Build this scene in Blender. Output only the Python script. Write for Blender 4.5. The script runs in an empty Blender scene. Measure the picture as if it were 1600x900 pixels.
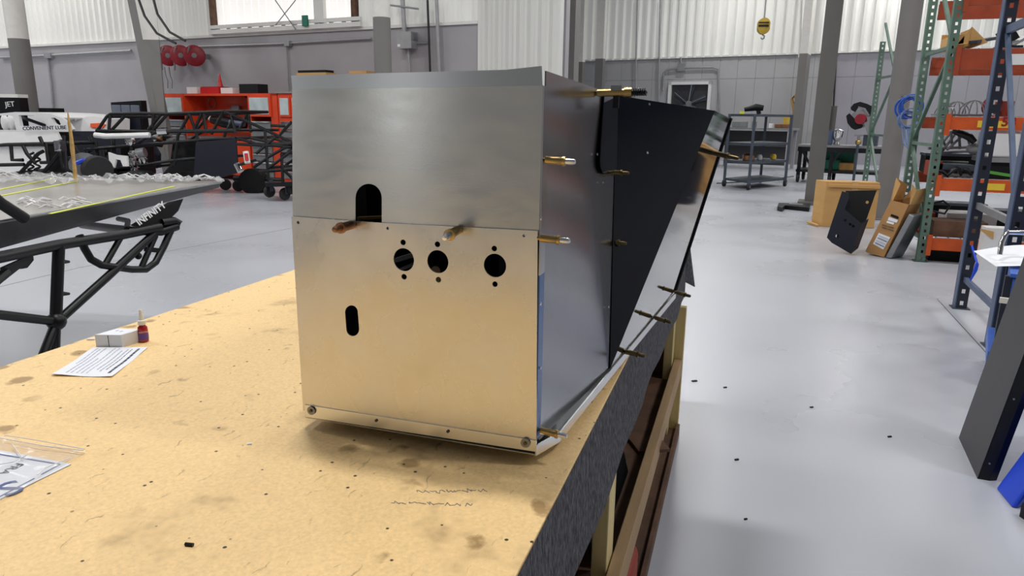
import bpy, bmesh, math, random
from mathutils import Vector, Matrix, Quaternion
random.seed(7)
SC = bpy.context.scene
COL = SC.collection
# ------------------------------------------------------------------ camera, world, lights, exposure
F = 1106.0; HC = 1.5
_down = Vector((-60.0, 4550.0, F)).normalized()
_hy = 450 - ((1172-800)*_down.x + F*_down.z)/_down.y
_Y = Vector((372.0, _hy-450, F)).normalized(); _Z = -_down; _X = _Y.cross(_Z)
CAMC = Vector((0, 0, HC))
def ray(px, py):
    c = Vector((px-800, py-450, F)); return Vector((_X.dot(c), _Y.dot(c), _Z.dot(c)))
def on_z(px, py, z): d = ray(px, py); return CAMC + d*((z-HC)/d.z)
def on_y(px, py, y): d = ray(px, py); return CAMC + d*(y/d.y)
def on_x(px, py, x): d = ray(px, py); return CAMC + d*(x/d.x)
def G(px, py): return on_z(px, py, 0.0)
def D(px, py, dep): return CAMC + ray(px, py)*(dep/F)
cam = bpy.data.cameras.new('camera'); camo = bpy.data.objects.new('camera', cam); COL.objects.link(camo)
cam.sensor_width = 36; cam.lens = F*36/1600; cam.clip_end = 200; cam.clip_start = 0.02
_r = Matrix(((_X.x, -_X.y, -_X.z), (_Y.x, -_Y.y, -_Y.z), (_Z.x, -_Z.y, -_Z.z)))
camo.matrix_world = Matrix.Translation(CAMC) @ _r.to_4x4()
SC.camera = camo
SC.view_settings.view_transform = 'Standard'; SC.view_settings.look = 'None'
SC.view_settings.gamma = 1; SC.view_settings.exposure = 0.0
w = bpy.data.worlds.new('world'); SC.world = w; w.use_nodes = True
w.node_tree.nodes['Background'].inputs[0].default_value = (0.85, 0.93, 1, 1)
w.node_tree.nodes['Background'].inputs[1].default_value = 1.0
LAMP_W = 147.0
for ix in range(8):
    for iy in range(6):
        lx, ly = -29.4+ix*5.6, -3.8+iy*6.0
        if iy == 0 or ly > 15.9-0.155*(lx+16) and lx < -6 or (iy == 3 and -13 < lx < -5): continue
        L = bpy.data.lights.new('high_bay_lamp', 'AREA'); L.shape = 'RECTANGLE'; L.size = 1.2; L.size_y = 0.4
        L.energy = LAMP_W*(1.6 if (ix, iy) == (5, 1) else 0.95); L.color = (1, 0.985, 0.96)
        lo = bpy.data.objects.new('high_bay_lamp', L); COL.objects.link(lo)
        lo.location = (-29.4+ix*5.6, -3.8+iy*6.0, 7.6)
# ------------------------------------------------------------------ materials
def lin(c): c /= 255.0; return c/12.92 if c <= 0.04045 else ((c+0.055)/1.055)**2.4
def C3(r, g, b): return (lin(r), lin(g), lin(b), 1)
def mat(name, col, rough=0.5, metal=0.0, var=0.12, scale=8.0, bump=0.0, bscale=60.0, spec=0.5, coat=0.0, aniso=0.0, ior=1.5, rvar=0.0, trans=0.0, emit=None, alpha=1.0, stretch=(1, 1, 1)):
    m = bpy.data.materials.new(name); m.use_nodes = True; nt = m.node_tree; N = nt.nodes; K = nt.links
    b = N['Principled BSDF']; b.inputs['Roughness'].default_value = rough; b.inputs['Metallic'].default_value = metal
    b.inputs['Specular IOR Level'].default_value = spec; b.inputs['IOR'].default_value = ior
    b.inputs['Coat Weight'].default_value = coat; b.inputs['Anisotropic'].default_value = aniso
    b.inputs['Transmission Weight'].default_value = trans
    if aniso:
        tg = N.new('ShaderNodeTangent'); tg.direction_type = 'RADIAL'; tg.axis = 'Z'; K.new(tg.outputs[0], b.inputs['Tangent']); b.inputs['Anisotropic Rotation'].default_value = 0.25
    b.inputs['Alpha'].default_value = alpha
    tc = N.new('ShaderNodeTexCoord'); mp = N.new('ShaderNodeMapping'); mp.inputs['Scale'].default_value = stretch
    K.new(tc.outputs['Object'], mp.inputs['Vector'])
    no = N.new('ShaderNodeTexNoise'); no.inputs['Scale'].default_value = scale; no.inputs['Detail'].default_value = 5
    K.new(mp.outputs[0], no.inputs['Vector'])
    rp = N.new('ShaderNodeValToRGB')
    lo = tuple(max(0, c*(1-var)) for c in col[:3])+(1,); hi = tuple(min(1, c*(1+var)) for c in col[:3])+(1,)
    rp.color_ramp.elements[0].color = lo; rp.color_ramp.elements[1].color = hi
    rp.color_ramp.elements[0].position = 0.3; rp.color_ramp.elements[1].position = 0.7
    K.new(no.outputs['Fac'], rp.inputs[0]); K.new(rp.outputs[0], b.inputs['Base Color'])
    if rvar:
        mr = N.new('ShaderNodeMapRange'); mr.inputs[1].default_value = 0.3; mr.inputs[2].default_value = 0.7
        mr.inputs[3].default_value = max(0, rough-rvar); mr.inputs[4].default_value = rough+rvar
        K.new(no.outputs['Fac'], mr.inputs[0]); K.new(mr.outputs[0], b.inputs['Roughness'])
    if bump:
        n2 = N.new('ShaderNodeTexNoise'); n2.inputs['Scale'].default_value = bscale; n2.inputs['Detail'].default_value = 4
        K.new(mp.outputs[0], n2.inputs['Vector']); bp = N.new('ShaderNodeBump'); bp.inputs['Strength'].default_value = bump
        bp.inputs['Distance'].default_value = 0.01; K.new(n2.outputs['Fac'], bp.inputs['Height']); K.new(bp.outputs[0], b.inputs['Normal'])
    if emit: b.inputs['Emission Color'].default_value = emit[0]; b.inputs['Emission Strength'].default_value = emit[1]
    return m
M = {}
M['wall_grey'] = mat('wall_grey', C3(168, 166, 170), 0.7, var=0.07, scale=1.2, bump=0.1, bscale=20)
M['wall_pale'] = mat('wall_pale', C3(162, 160, 168), 0.7, var=0.05, scale=1.2)
M['wall_white'] = mat('wall_white', C3(226, 226, 222), 0.5, var=0.06, scale=0.8, stretch=(1, 1, 0.25))
M['wall_translucent_glow'] = mat('glowing_fibreglass_sheet', C3(226, 226, 222), 0.5, var=0.06, scale=0.8, stretch=(1, 1, 0.25), emit=((1, 1, 0.98, 1), 0.11))  # faint emission added to brighten the sheets, standing in for daylight behind them
M['wall_mid'] = mat('wall_mid_grey', C3(178, 178, 180), 0.7, var=0.05, scale=1.2)
M['ceiling'] = mat('ceiling', C3(170, 172, 175), 0.8, var=0.05)
M['col_grey'] = mat('column_grey', C3(122, 120, 118), 0.55, var=0.05, scale=2)
M['col_dark'] = mat('column_dark_grey', C3(106, 105, 101), 0.55, var=0.05, scale=2)
M['col_white'] = mat('column_white', C3(226, 224, 218), 0.5, var=0.04)
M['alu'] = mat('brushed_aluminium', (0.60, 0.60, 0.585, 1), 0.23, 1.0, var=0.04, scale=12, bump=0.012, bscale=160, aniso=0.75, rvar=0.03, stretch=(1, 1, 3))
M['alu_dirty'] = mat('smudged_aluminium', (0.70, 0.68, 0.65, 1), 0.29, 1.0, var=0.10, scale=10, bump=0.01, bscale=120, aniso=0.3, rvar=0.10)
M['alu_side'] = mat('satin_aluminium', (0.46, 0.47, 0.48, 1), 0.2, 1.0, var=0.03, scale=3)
M['alu_bright'] = mat('bright_aluminium', (0.82, 0.82, 0.82, 1), 0.25, 1.0, var=0.05)
M['film'] = mat('blue_protective_film', C3(70, 105, 160), 0.25, 0.6, var=0.1)
M['gloss_black'] = mat('gloss_black_sheet', (0.003, 0.004, 0.009, 1), 0.04, 0.0, var=0.05, ior=1.5, spec=0.32)
M['mirror_black'] = mat('polished_dark_sheet', (0.27, 0.28, 0.285, 1), 0.045, 1.0, var=0.02, scale=2)
M['black'] = mat('satin_black_paint', C3(15, 16, 20), 0.4, var=0.2, spec=0.35)
M['black_matte'] = mat('matte_black', C3(14, 14, 16), 0.7, var=0.2, spec=0.3)
M['navy'] = mat('dark_navy_sheet', C3(22, 25, 38), 0.35, var=0.12, spec=0.4)
M['charcoal'] = mat('charcoal_powder_coat', C3(62, 62, 65), 0.5, var=0.06, scale=40)
M['dark_steel'] = mat('dark_blue_grey_steel', C3(70, 78, 90), 0.45, 0.2, var=0.15)
M['steel'] = mat('galvanised_steel', C3(150, 152, 155), 0.4, 0.7, var=0.12)
M['zinc'] = mat('zinc_conduit', C3(165, 166, 168), 0.45, 0.4, var=0.08)
M['brass'] = mat('brass', (0.50, 0.34, 0.13, 1), 0.3, 1.0, var=0.15)
M['dark_brass'] = mat('dark_bronze', (0.16, 0.12, 0.06, 1), 0.35, 1.0, var=0.2)
M['copper'] = mat('copper_tone', (0.35, 0.18, 0.10, 1), 0.35, 1.0, var=0.2)
M['orange'] = mat('orange_rack_paint', C3(203, 84, 28), 0.5, var=0.14)
M['rust'] = mat('red_brown_beam_paint', C3(160, 66, 34), 0.55, var=0.14)
M['cab_red'] = mat('orange_red_enamel', C3(232, 78, 40), 0.35, var=0.06, coat=0.3)
M['green'] = mat('faded_green_paint', C3(92, 118, 104), 0.5, var=0.16)
M['green_dk'] = mat('dark_green_paint', C3(58, 84, 72), 0.5, var=0.16)
M['frame_blue'] = mat('dark_blue_rack_paint', C3(33, 38, 50), 0.45, var=0.16)
M['strap_blue'] = mat('blue_grey_brace', C3(84, 98, 124), 0.45, 0.2, var=0.15)
M['blue'] = mat('blue_paint', C3(62, 104, 190), 0.4, var=0.08)
M['blue_bright'] = mat('bright_blue_plastic', C3(34, 78, 220), 0.35, var=0.06)
M['cable_blue'] = mat('blue_hose', C3(40, 92, 190), 0.45, var=0.15)
M['cable_pale'] = mat('grey_blue_hose', C3(104, 128, 172), 0.45, var=0.12)
M['yellow'] = mat('yellow_label', C3(232, 198, 60), 0.5, var=0.05)
M['lime'] = mat('lime_tape', C3(226, 232, 60), 0.5, var=0.04)
M['hook_yellow'] = mat('ochre_yellow_paint', C3(190, 160, 60), 0.5, var=0.15)
M['red'] = mat('red_plastic', C3(200, 30, 34), 0.4, var=0.08)
M['reel_red'] = mat('reel_red', C3(150, 30, 45), 0.4, var=0.15)
M['hose'] = mat('black_hose', C3(40, 40, 42), 0.5, var=0.1)
M['hose_grey'] = mat('grey_hose', C3(130, 130, 132), 0.5, var=0.1)
M['white'] = mat('white_gloss_paint', C3(236, 236, 236), 0.3, var=0.03)
M['card_white'] = mat('white_card', C3(228, 228, 228), 0.7, var=0.03)
M['card_grey'] = mat('grey_card', C3(176, 176, 178), 0.7, var=0.04)
M['paper'] = mat('white_paper', C3(236, 238, 244), 0.75, var=0.02)
M['ink'] = mat('dark_ink', C3(60, 66, 84), 0.7, var=0.05)
M['ink_pale'] = mat('pale_ink', C3(176, 182, 198), 0.7, var=0.05)
M['ink_blue'] = mat('blue_ink', C3(92, 104, 150), 0.7, var=0.05)
M['cardboard'] = mat('cardboard', C3(204, 160, 100), 0.75, var=0.07, scale=4, stretch=(1, 1, 3))
M['cardboard_dk'] = mat('brown_cardboard', C3(176, 132, 82), 0.75, var=0.08, scale=4)
M['tape'] = mat('tan_packing_tape', C3(214, 180, 128), 0.3, var=0.04)
M['glass'] = mat('cabinet_glass', C3(205, 218, 220), 0.12, 0.0, var=0.15, scale=4, spec=0.8)
M['drawer'] = mat('drawer_steel', C3(150, 156, 158), 0.35, 0.5, var=0.1)
M['wood'] = mat('pale_timber', C3(158, 130, 94), 0.65, var=0.16, scale=3, bump=0.1, bscale=30, stretch=(9, 1, 1))
M['wood_post'] = mat('pale_timber_post', C3(208, 188, 134), 0.65, var=0.14, scale=3, bump=0.1, bscale=30, stretch=(9, 9, 0.6))
M['board'] = mat('dirty_brown_board', C3(96, 68, 50), 0.75, var=0.35, scale=9, bump=0.2, bscale=30)
M['bottle'] = mat('red_bottle_plastic', C3(168, 22, 34), 0.2, var=0.05, coat=0.4)
M['bottle_label'] = mat('bottle_label_print', C3(100, 70, 150), 0.5, var=0.1)
M['cap'] = mat('cream_nozzle', C3(232, 228, 214), 0.4, var=0.03)
M['orange_pl'] = mat('orange_plastic', C3(140, 36, 6), 0.6, var=0.06)
M['bamboo'] = mat('bamboo', C3(186, 148, 86), 0.6, var=0.25, scale=30)
M['rubber'] = mat('rubber', C3(32, 32, 34), 0.7, var=0.15)
M['carbon'] = mat('grey_carbon_sheet', C3(150, 146, 140), 0.3, 0.0, var=0.15, scale=3, coat=0.3)
M['bin_green'] = mat('green_bin', C3(30, 120, 96), 0.5, var=0.1)
M['grass_green'] = mat('green_strap', C3(90, 170, 70), 0.5, var=0.1)
M['bag'] = mat('clear_bag_plastic', C3(226, 226, 228), 0.15, var=0.06, alpha=0.13)
M['shrink'] = mat('clear_film', C3(236, 236, 238), 0.12, var=0.1, scale=14, alpha=0.4, bump=0.4, bscale=30)
M['emblem_orange'] = mat('orange_flame_paint', C3(240, 90, 40), 0.4, var=0.05)
M['pad'] = mat('blue_grey_vinyl', C3(104, 112, 126), 0.35, var=0.12, scale=2)
M['pane'] = mat('daylit_panel', C3(240, 236, 230), 0.6, var=0.03, emit=((1, 0.985, 0.965, 1), 0.55))
M['strip_glow'] = mat('added_strip_glow', C3(240, 240, 236), 0.6, var=0.03, emit=((0.97, 0.99, 1, 1), 2.0))  # emission of the strips added out of view behind the camera
M['chrome'] = mat('chrome', (0.8, 0.8, 0.8, 1), 0.08, 1.0, var=0.03)

def floor_mat():
    m = mat('grey_epoxy_floor', C3(176, 179, 187), 0.30, var=0.04, scale=0.7, rvar=0.08); nt = m.node_tree; N = nt.nodes; K = nt.links
    b = N['Principled BSDF']; src = b.inputs['Base Color'].links[0].from_socket
    tc = [n for n in N if n.type == 'TEX_COORD'][0]
    v = N.new('ShaderNodeTexNoise'); v.inputs['Scale'].default_value = 3.2; v.inputs['Detail'].default_value = 8; v.inputs['Roughness'].default_value = 0.7
    K.new(tc.outputs['Object'], v.inputs['Vector'])
    r = N.new('ShaderNodeValToRGB'); r.color_ramp.elements[0].position = 0.66; r.color_ramp.elements[0].color = (1, 1, 1, 1)
    r.color_ramp.elements[1].position = 0.95; r.color_ramp.elements[1].color = (0.85, 0.85, 0.85, 1); K.new(v.outputs['Fac'], r.inputs[0])
    x = N.new('ShaderNodeMix'); x.data_type = 'RGBA'; x.blend_type = 'MULTIPLY'; x.inputs[0].default_value = 1
    K.new(src, x.inputs[6]); K.new(r.outputs[0], x.inputs[7]); K.new(x.outputs[2], b.inputs['Base Color'])
    return m
M['floor'] = floor_mat()

def top_mat():
    m = mat('particle_board_top', C3(244, 208, 148), 0.55, var=0.09, scale=160, bump=0.08, bscale=250); nt = m.node_tree; N = nt.nodes; K = nt.links
    b = N['Principled BSDF']; cur = b.inputs['Base Color'].links[0].from_socket
    tc = [n for n in N if n.type == 'TEX_COORD'][0]
    def mul(fac, a, c, blend='MIX'):
        x = N.new('ShaderNodeMix'); x.data_type = 'RGBA'; x.blend_type = blend
        K.new(fac, x.inputs[0]); K.new(a, x.inputs[6]); x.inputs[7].default_value = c; return x.outputs[2]
    def ramp(src, p0, p1, v0=0.0, v1=1.0):
        r = N.new('ShaderNodeMapRange'); r.inputs[1].default_value = p0; r.inputs[2].default_value = p1
        r.inputs[3].default_value = v0; r.inputs[4].default_value = v1; K.new(src, r.inputs[0]); return r.outputs[0]
    # warped coordinates so that spots are irregular
    nz = N.new('ShaderNodeTexNoise'); nz.inputs['Scale'].default_value = 18; nz.inputs['Detail'].default_value = 4; K.new(tc.outputs['Object'], nz.inputs['Vector'])
    ad = N.new('ShaderNodeMix'); ad.data_type = 'VECTOR'; ad.inputs[0].default_value = 0.06
    K.new(tc.outputs['Object'], ad.inputs[4]); K.new(nz.outputs['Color'], ad.inputs[5]); wv = ad.outputs[1]
    # oily blotches
    vo = N.new('ShaderNodeTexVoronoi'); vo.inputs['Scale'].default_value = 11; vo.inputs['Randomness'].default_value = 1; K.new(wv, vo.inputs['Vector'])
    big = N.new('ShaderNodeTexNoise'); big.inputs['Scale'].default_value = 2.6; big.inputs['Detail'].default_value = 2; K.new(tc.outputs['Object'], big.inputs['Vector'])
    a = ramp(vo.outputs['Distance'], 0.16, 0.25, 0.85, 0.0); bm = ramp(big.outputs['Fac'], 0.46, 0.56)
    mm = N.new('ShaderNodeMath'); mm.operation = 'MULTIPLY'; K.new(a, mm.inputs[0]); K.new(bm, mm.inputs[1])
    cur = mul(mm.outputs[0], cur, C3(160, 126, 78))
    # larger pale worn patches and dirt
    n3 = N.new('ShaderNodeTexNoise'); n3.inputs['Scale'].default_value = 5; n3.inputs['Detail'].default_value = 9; n3.inputs['Roughness'].default_value = 0.75; K.new(tc.outputs['Object'], n3.inputs['Vector'])
    cur = mul(ramp(n3.outputs['Fac'], 0.57, 0.70, 0, 0.6), cur, C3(150, 120, 78))
    # pin holes
    v2 = N.new('ShaderNodeTexVoronoi'); v2.inputs['Scale'].default_value = 30; K.new(tc.outputs['Object'], v2.inputs['Vector'])
    cc = N.new('ShaderNodeSeparateColor'); K.new(v2.outputs['Color'], cc.inputs[0])
    sel = ramp(cc.outputs[0], 0.34, 0.36); d2 = ramp(v2.outputs['Distance'], 0.07, 0.105, 1, 0)
    m2 = N.new('ShaderNodeMath'); m2.operation = 'MULTIPLY'; K.new(sel, m2.inputs[0]); K.new(d2, m2.inputs[1])
    cur = mul(m2.outputs[0], cur, C3(58, 42, 28))
    # fine scratches
    mp = N.new('ShaderNodeMapping'); mp.inputs['Scale'].default_value = (60, 9, 1); mp.inputs['Rotation'].default_value = (0, 0, 0.9); K.new(wv, mp.inputs['Vector'])
    n4 = N.new('ShaderNodeTexNoise'); n4.inputs['Scale'].default_value = 2; n4.inputs['Detail'].default_value = 6; K.new(mp.outputs[0], n4.inputs['Vector'])
    cur = mul(ramp(n4.outputs['Fac'], 0.66, 0.74, 0, 0.6), cur, C3(120, 96, 64))
    K.new(cur, b.inputs['Base Color'])
    return m
M['top'] = top_mat()

def felt_mat():
    m = mat('charcoal_carpet', C3(92, 92, 97), 0.95, var=0.6, scale=160, bump=0.9, bscale=220, spec=0.1, stretch=(1, 1, 0.35))
    return m
M['felt'] = felt_mat()
# ------------------------------------------------------------------ mesh building
def wm(o):
    m = o.matrix_basis.copy()
    while o.parent: o = o.parent; m = o.matrix_basis @ m
    return m
class MB:
    def __init__(s): s.v = []; s.f = []
    def add(s, vs, fs):
        n = len(s.v); s.v += [Vector(v) for v in vs]; s.f += [tuple(i+n for i in f) for f in fs]; return s
    def box8(s, p): return s.add(p, [(0, 3, 2, 1), (4, 5, 6, 7), (0, 1, 5, 4), (1, 2, 6, 5), (2, 3, 7, 6), (3, 0, 4, 7)])
    def box(s, c, d, rz=0.0, m=None):
        if m is None: m = Matrix.Rotation(rz, 3, 'Z')
        c = Vector(c); x, y, z = d[0]/2, d[1]/2, d[2]/2
        return s.box8([c+m @ Vector(q) for q in ((-x, -y, -z), (x, -y, -z), (x, y, -z), (-x, y, -z), (-x, -y, z), (x, -y, z), (x, y, z), (-x, y, z))])
    def bb(s, x0, x1, y0, y1, z0, z1): return s.box(((x0+x1)/2, (y0+y1)/2, (z0+z1)/2), (x1-x0, y1-y0, z1-z0))
    def bar(s, a, b, w, h, up=(0, 0, 1)):
        a, b = Vector(a), Vector(b); d = (b-a).normalized(); u = Vector(up)
        if abs(d.dot(u)) > 0.98: u = Vector((0, 1, 0))
        x = d.cross(u).normalized()*(w/2); z = x.cross(d).normalized()*(h/2)
        return s.box8([a-x-z, a+x-z, b+x-z, b-x-z, a-x+z, a+x+z, b+x+z, b-x+z])
    def tube(s, pts, r, n=8, closed=False):
        pts = [Vector(p) for p in pts]; k = len(pts); rings = []; ref = None
        rr = r if isinstance(r, (list, tuple)) else [r]*k
        for i, p in enumerate(pts):
            a = pts[i-1] if (i > 0 or closed) else p; b = pts[(i+1) % k] if (i < k-1 or closed) else p
            t = (b-a).normalized()
            if ref is None: ref = t.orthogonal().normalized()
            ref = (ref - t*ref.dot(t))
            ref = ref.normalized() if ref.length > 1e-6 else t.orthogonal().normalized()
            q = t.cross(ref); rings.append([p+(ref*math.cos(2*math.pi*j/n)+q*math.sin(2*math.pi*j/n))*rr[i] for j in range(n)])
        vs = [v for rg in rings for v in rg]; fs = []
        for i in range(k if closed else k-1):
            i2 = (i+1) % k
            for j in range(n): fs.append((i*n+j, i*n+(j+1) % n, i2*n+(j+1) % n, i2*n+j))
        if not closed: fs += [tuple(range(n-1, -1, -1)), tuple((k-1)*n+j for j in range(n))]
        return s.add(vs, fs)
    def cyl(s, a, b, r, r2=None, n=14): return s.tube([a, b], [r, r if r2 is None else r2], n)
    def ring(s, c, R, r, axis=(0, 0, 1), n=24, k=8):
        ax = Vector(axis).normalized(); u = ax.orthogonal().normalized(); v = ax.cross(u); c = Vector(c)
        return s.tube([c+(u*math.cos(2*math.pi*i/n)+v*math.sin(2*math.pi*i/n))*R for i in range(n)], r, k, True)
    def lathe(s, prof, c, n=20, axis=(0, 0, 1)):
        ax = Vector(axis).normalized(); u = ax.orthogonal().normalized(); v = ax.cross(u); c = Vector(c)
        vs = [c+ax*z+(u*math.cos(2*math.pi*j/n)+v*math.sin(2*math.pi*j/n))*max(r, 1e-5) for r, z in prof for j in range(n)]
        fs = [(i*n+j, i*n+(j+1) % n, (i+1)*n+(j+1) % n, (i+1)*n+j) for i in range(len(prof)-1) for j in range(n)]
        fs += [tuple(range(n-1, -1, -1)), tuple((len(prof)-1)*n+j for j in range(n))]
        return s.add(vs, fs)
    def plate(s, pts, th, nrm=None):
        pts = [Vector(p) for p in pts]
        if nrm is None:
            nrm = Vector((0, 0, 0))
            for i in range(len(pts)):
                a, b = pts[i], pts[(i+1) % len(pts)]; nrm += (a-pts[0]).cross(b-pts[0])
        n = Vector(nrm).normalized()*th; k = len(pts)
        fs = [tuple(range(k)), tuple(range(2*k-1, k-1, -1))]+[(i, i+k, (i+1) % k+k, (i+1) % k) for i in range(k)]
        return s.add(pts+[p-n for p in pts], fs)
    def ball(s, c, r, n=14, sq=(1, 1, 1)):
        c = Vector(c); vs = []; fs = []; k = n//2
        for i in range(k+1):
            t = math.pi*i/k
            for j in range(n):
                p = 2*math.pi*j/n; vs.append(c+Vector((math.sin(t)*math.cos(p)*sq[0], math.sin(t)*math.sin(p)*sq[1], math.cos(t)*sq[2]))*r)
        for i in range(k):
            for j in range(n): fs.append((i*n+j, (i+1)*n+j, (i+1)*n+(j+1) % n, i*n+(j+1) % n))
        return s.add(vs, fs)
    def build(s, name, m, parent=None, smooth=False, bevel=0.0, local=False):
        me = bpy.data.meshes.new(name); o = bpy.data.objects.new(name, me); COL.objects.link(o)
        vs = s.v
        if parent is not None:
            o.parent = parent
            if not local: inv = wm(parent).inverted(); vs = [inv @ v for v in vs]
        elif vs:
            zs = min(v.z for v in vs); c = Vector(((min(v.x for v in vs)+max(v.x for v in vs))/2, (min(v.y for v in vs)+max(v.y for v in vs))/2, zs))
            o.location = c; vs = [v-c for v in vs]
        me.from_pydata([tuple(v) for v in vs], [], s.f)
        bm = bmesh.new(); bm.from_mesh(me); bmesh.ops.remove_doubles(bm, verts=bm.verts, dist=1e-6); bmesh.ops.recalc_face_normals(bm, faces=bm.faces); bm.to_mesh(me); bm.free()
        me.materials.append(M[m] if isinstance(m, str) else m)
        if smooth:
            for p in me.polygons: p.use_smooth = True
            try: me.set_sharp_from_angle(angle=math.radians(40))
            except Exception: pass
        if bevel:
            b = o.modifiers.new('bevel', 'BEVEL'); b.width = bevel; b.segments = 2; b.limit_method = 'ANGLE'
        return o
def tag(o, label, cat, group=None, kind=None):
    o['label'] = label; o['category'] = cat
    if group: o['group'] = group
    if kind: o['kind'] = kind
    return o
def thing(name, label, cat, loc=(0, 0, 0), rz=0.0, group=None):
    o = bpy.data.objects.new(name, None); COL.objects.link(o); o.empty_display_size = 0.05
    o.location = loc; o.rotation_euler = (0, 0, rz); return tag(o, label, cat, group)
def dup(root, loc, label=None, rot=None):
    r = root.copy(); COL.objects.link(r); r.location = loc
    if rot is not None: r.rotation_euler = rot
    if label: r['label'] = label
    for ch in list(root.children):
        c = ch.copy(); COL.objects.link(c); c.parent = r
        for g in list(ch.children): d = g.copy(); COL.objects.link(d); d.parent = c
    return r
def struct(o, kind='structure'): o['kind'] = kind; return o
class Plane:   # a vertical plane through p0 with a compass direction; u runs along it, v towards the camera
    def __init__(s, p0, ang):
        s.p = Vector((p0[0], p0[1], 0)); s.a = math.radians(ang); s.d = Vector((math.cos(s.a), math.sin(s.a), 0)); s.n = Vector((s.d.y, -s.d.x, 0))
    def hit(s, px, py, v=0.0):
        r = ray(px, py); t = ((s.p+s.n*v)-CAMC).dot(s.n)/r.dot(s.n); q = CAMC+r*t; return (q-s.p).dot(s.d), q.z
    def pt(s, u, v, z): q = s.p+s.d*u+s.n*v; return Vector((q.x, q.y, z))
    def P(s, px, py, v=0.0): u, z = s.hit(px, py, v); return s.pt(u, v, z)
    def box(s, mb, u0, u1, v0, v1, z0, z1):
        return mb.box8([s.pt(u0, v1, z0), s.pt(u1, v1, z0), s.pt(u1, v0, z0), s.pt(u0, v0, z0), s.pt(u0, v1, z1), s.pt(u1, v1, z1), s.pt(u1, v0, z1), s.pt(u0, v0, z1)])
    def pbox(s, mb, x0, y0, x1, y1, v0, v1):   # pixel rectangle read on the plane at v1
        a = s.hit(x0, y1, v1); b = s.hit(x1, y0, v1); c = s.hit(x0, y0, v1)
        return s.box(mb, min(a[0], b[0]), max(a[0], b[0]), v0, v1, min(a[1], b[1]), max(b[1], c[1]))
def poly_sheet(name, outer, holes, conv, th, m, parent):
    cu = bpy.data.curves.new(name, 'CURVE'); cu.dimensions = '2D'; cu.fill_mode = 'BOTH'; cu.extrude = th/2
    for pts in [outer]+holes:
        sp = cu.splines.new('POLY'); sp.points.add(len(pts)-1); sp.use_cyclic_u = True
        for q, p in zip(sp.points, pts): q.co = (p[0], p[1], 0, 1)
    return from_curve(name, cu, conv, m, parent)
def from_curve(name, cu, conv, m, parent):
    t = bpy.data.objects.new('t', cu); COL.objects.link(t); dg = bpy.context.evaluated_depsgraph_get()
    me0 = bpy.data.meshes.new_from_object(t.evaluated_get(dg)); bpy.data.objects.remove(t)
    mb = MB(); mb.v = [Vector(conv(v.co)) for v in me0.vertices]; mb.f = [tuple(p.vertices) for p in me0.polygons]
    return mb.build(name, m, parent)
def text(name, s, origin, ux, uy, size, m, parent, th=0.0012, bold=0.0):
    cu = bpy.data.curves.new(name, 'FONT'); cu.body = s; cu.size = size; cu.extrude = th/2; cu.align_x = 'LEFT'; cu.offset = bold; cu.resolution_u = 2
    ux = Vector(ux).normalized(); uy = Vector(uy); uy = (uy-ux*uy.dot(ux)).normalized(); n = ux.cross(uy); o = Vector(origin)
    return from_curve(name, cu, lambda c: o+ux*c.x+uy*c.y+n*(c.z+th/2), m, parent)
def circ(cx, cz, rx, rz=None, n=22): return [(cx+rx*math.cos(2*math.pi*i/n), cz+(rz or rx)*math.sin(2*math.pi*i/n)) for i in range(n)]
# ------------------------------------------------------------------ the setting
A = on_z(0, 76, 3.3); B = on_z(580, 46, 3.3)
LW = Plane(A, math.degrees(math.atan2(B.y-A.y, B.x-A.x)))
A = on_z(943, 95, 3.75); B = on_z(1245, 83, 3.75)
RW = Plane(A, -14.5)
struct(MB().bb(-34, 18, -13, 36, -0.2, 0).build('floor', 'floor'))
struct(MB().bb(-34, 18, -13, 36, 8.6, 8.8).build('ceiling', 'ceiling'))
u_l0 = -8.0; u_l1 = LW.hit(748, 60)[0]; u_p1 = LW.hit(880, 60)[0]
mb = MB(); LW.box(mb, u_l0, u_l1, -0.3, 0, 0, 3.3); LW.box(mb, u_l0, u_p1, -0.3, -0.12, 3.3, 8.6)
LW.box(mb, u_l1, u_p1, -0.3, -0.12, 0, 3.3)
wl = struct(mb.build('wall_left', 'wall_grey'))
ur0 = RW.hit(880, 90)[0]; urs = RW.hit(1296, 85)[0]; ur1 = ur0+26
mb = MB(); RW.box(mb, ur0-3, ur1, -0.3, -0.06, 0, 3.75); RW.box(mb, ur0-3, ur1, -0.3, -0.12, 3.75, 8.6)
wb = struct(mb.build('wall_back', 'wall_mid'))
mb = MB(); mb.bb(13.5, 13.8, -13, 36, 0, 8.6); struct(mb.build('wall_right', 'wall_mid'))
mb = MB(); mb.bb(-34, 14, -13, -12.7, 0, 8.6); struct(mb.build('wall_front', 'wall_white'))
for k_, xc in enumerate((-7.5, -11.2)):    # unseen glowing strips added behind the camera to put bands on the aluminium
    mb = MB(); mb.bb(xc-0.42, xc-0.34, -12.7, -12.6, 0.8, 6.2); mb.bb(xc+0.34, xc+0.42, -12.7, -12.6, 0.8, 6.2); mb.bb(xc-0.5, xc+0.5, -12.7, -12.6, 6.2, 6.3); mb.bb(xc-0.5, xc+0.5, -12.7, -12.6, 0.7, 0.8)
    wn = struct(mb.build('window_%d' % (k_+2), 'wall_white')); mb = MB(); mb.bb(xc-0.34, xc+0.34, -12.69, -12.65, 0.8, 6.2); mb.build('pane', 'strip_glow', wn)
mb = MB(); mb.bb(-34, -33.7, -13, 36, 0, 8.6); struct(mb.build('wall_west', 'wall_grey'))
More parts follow.
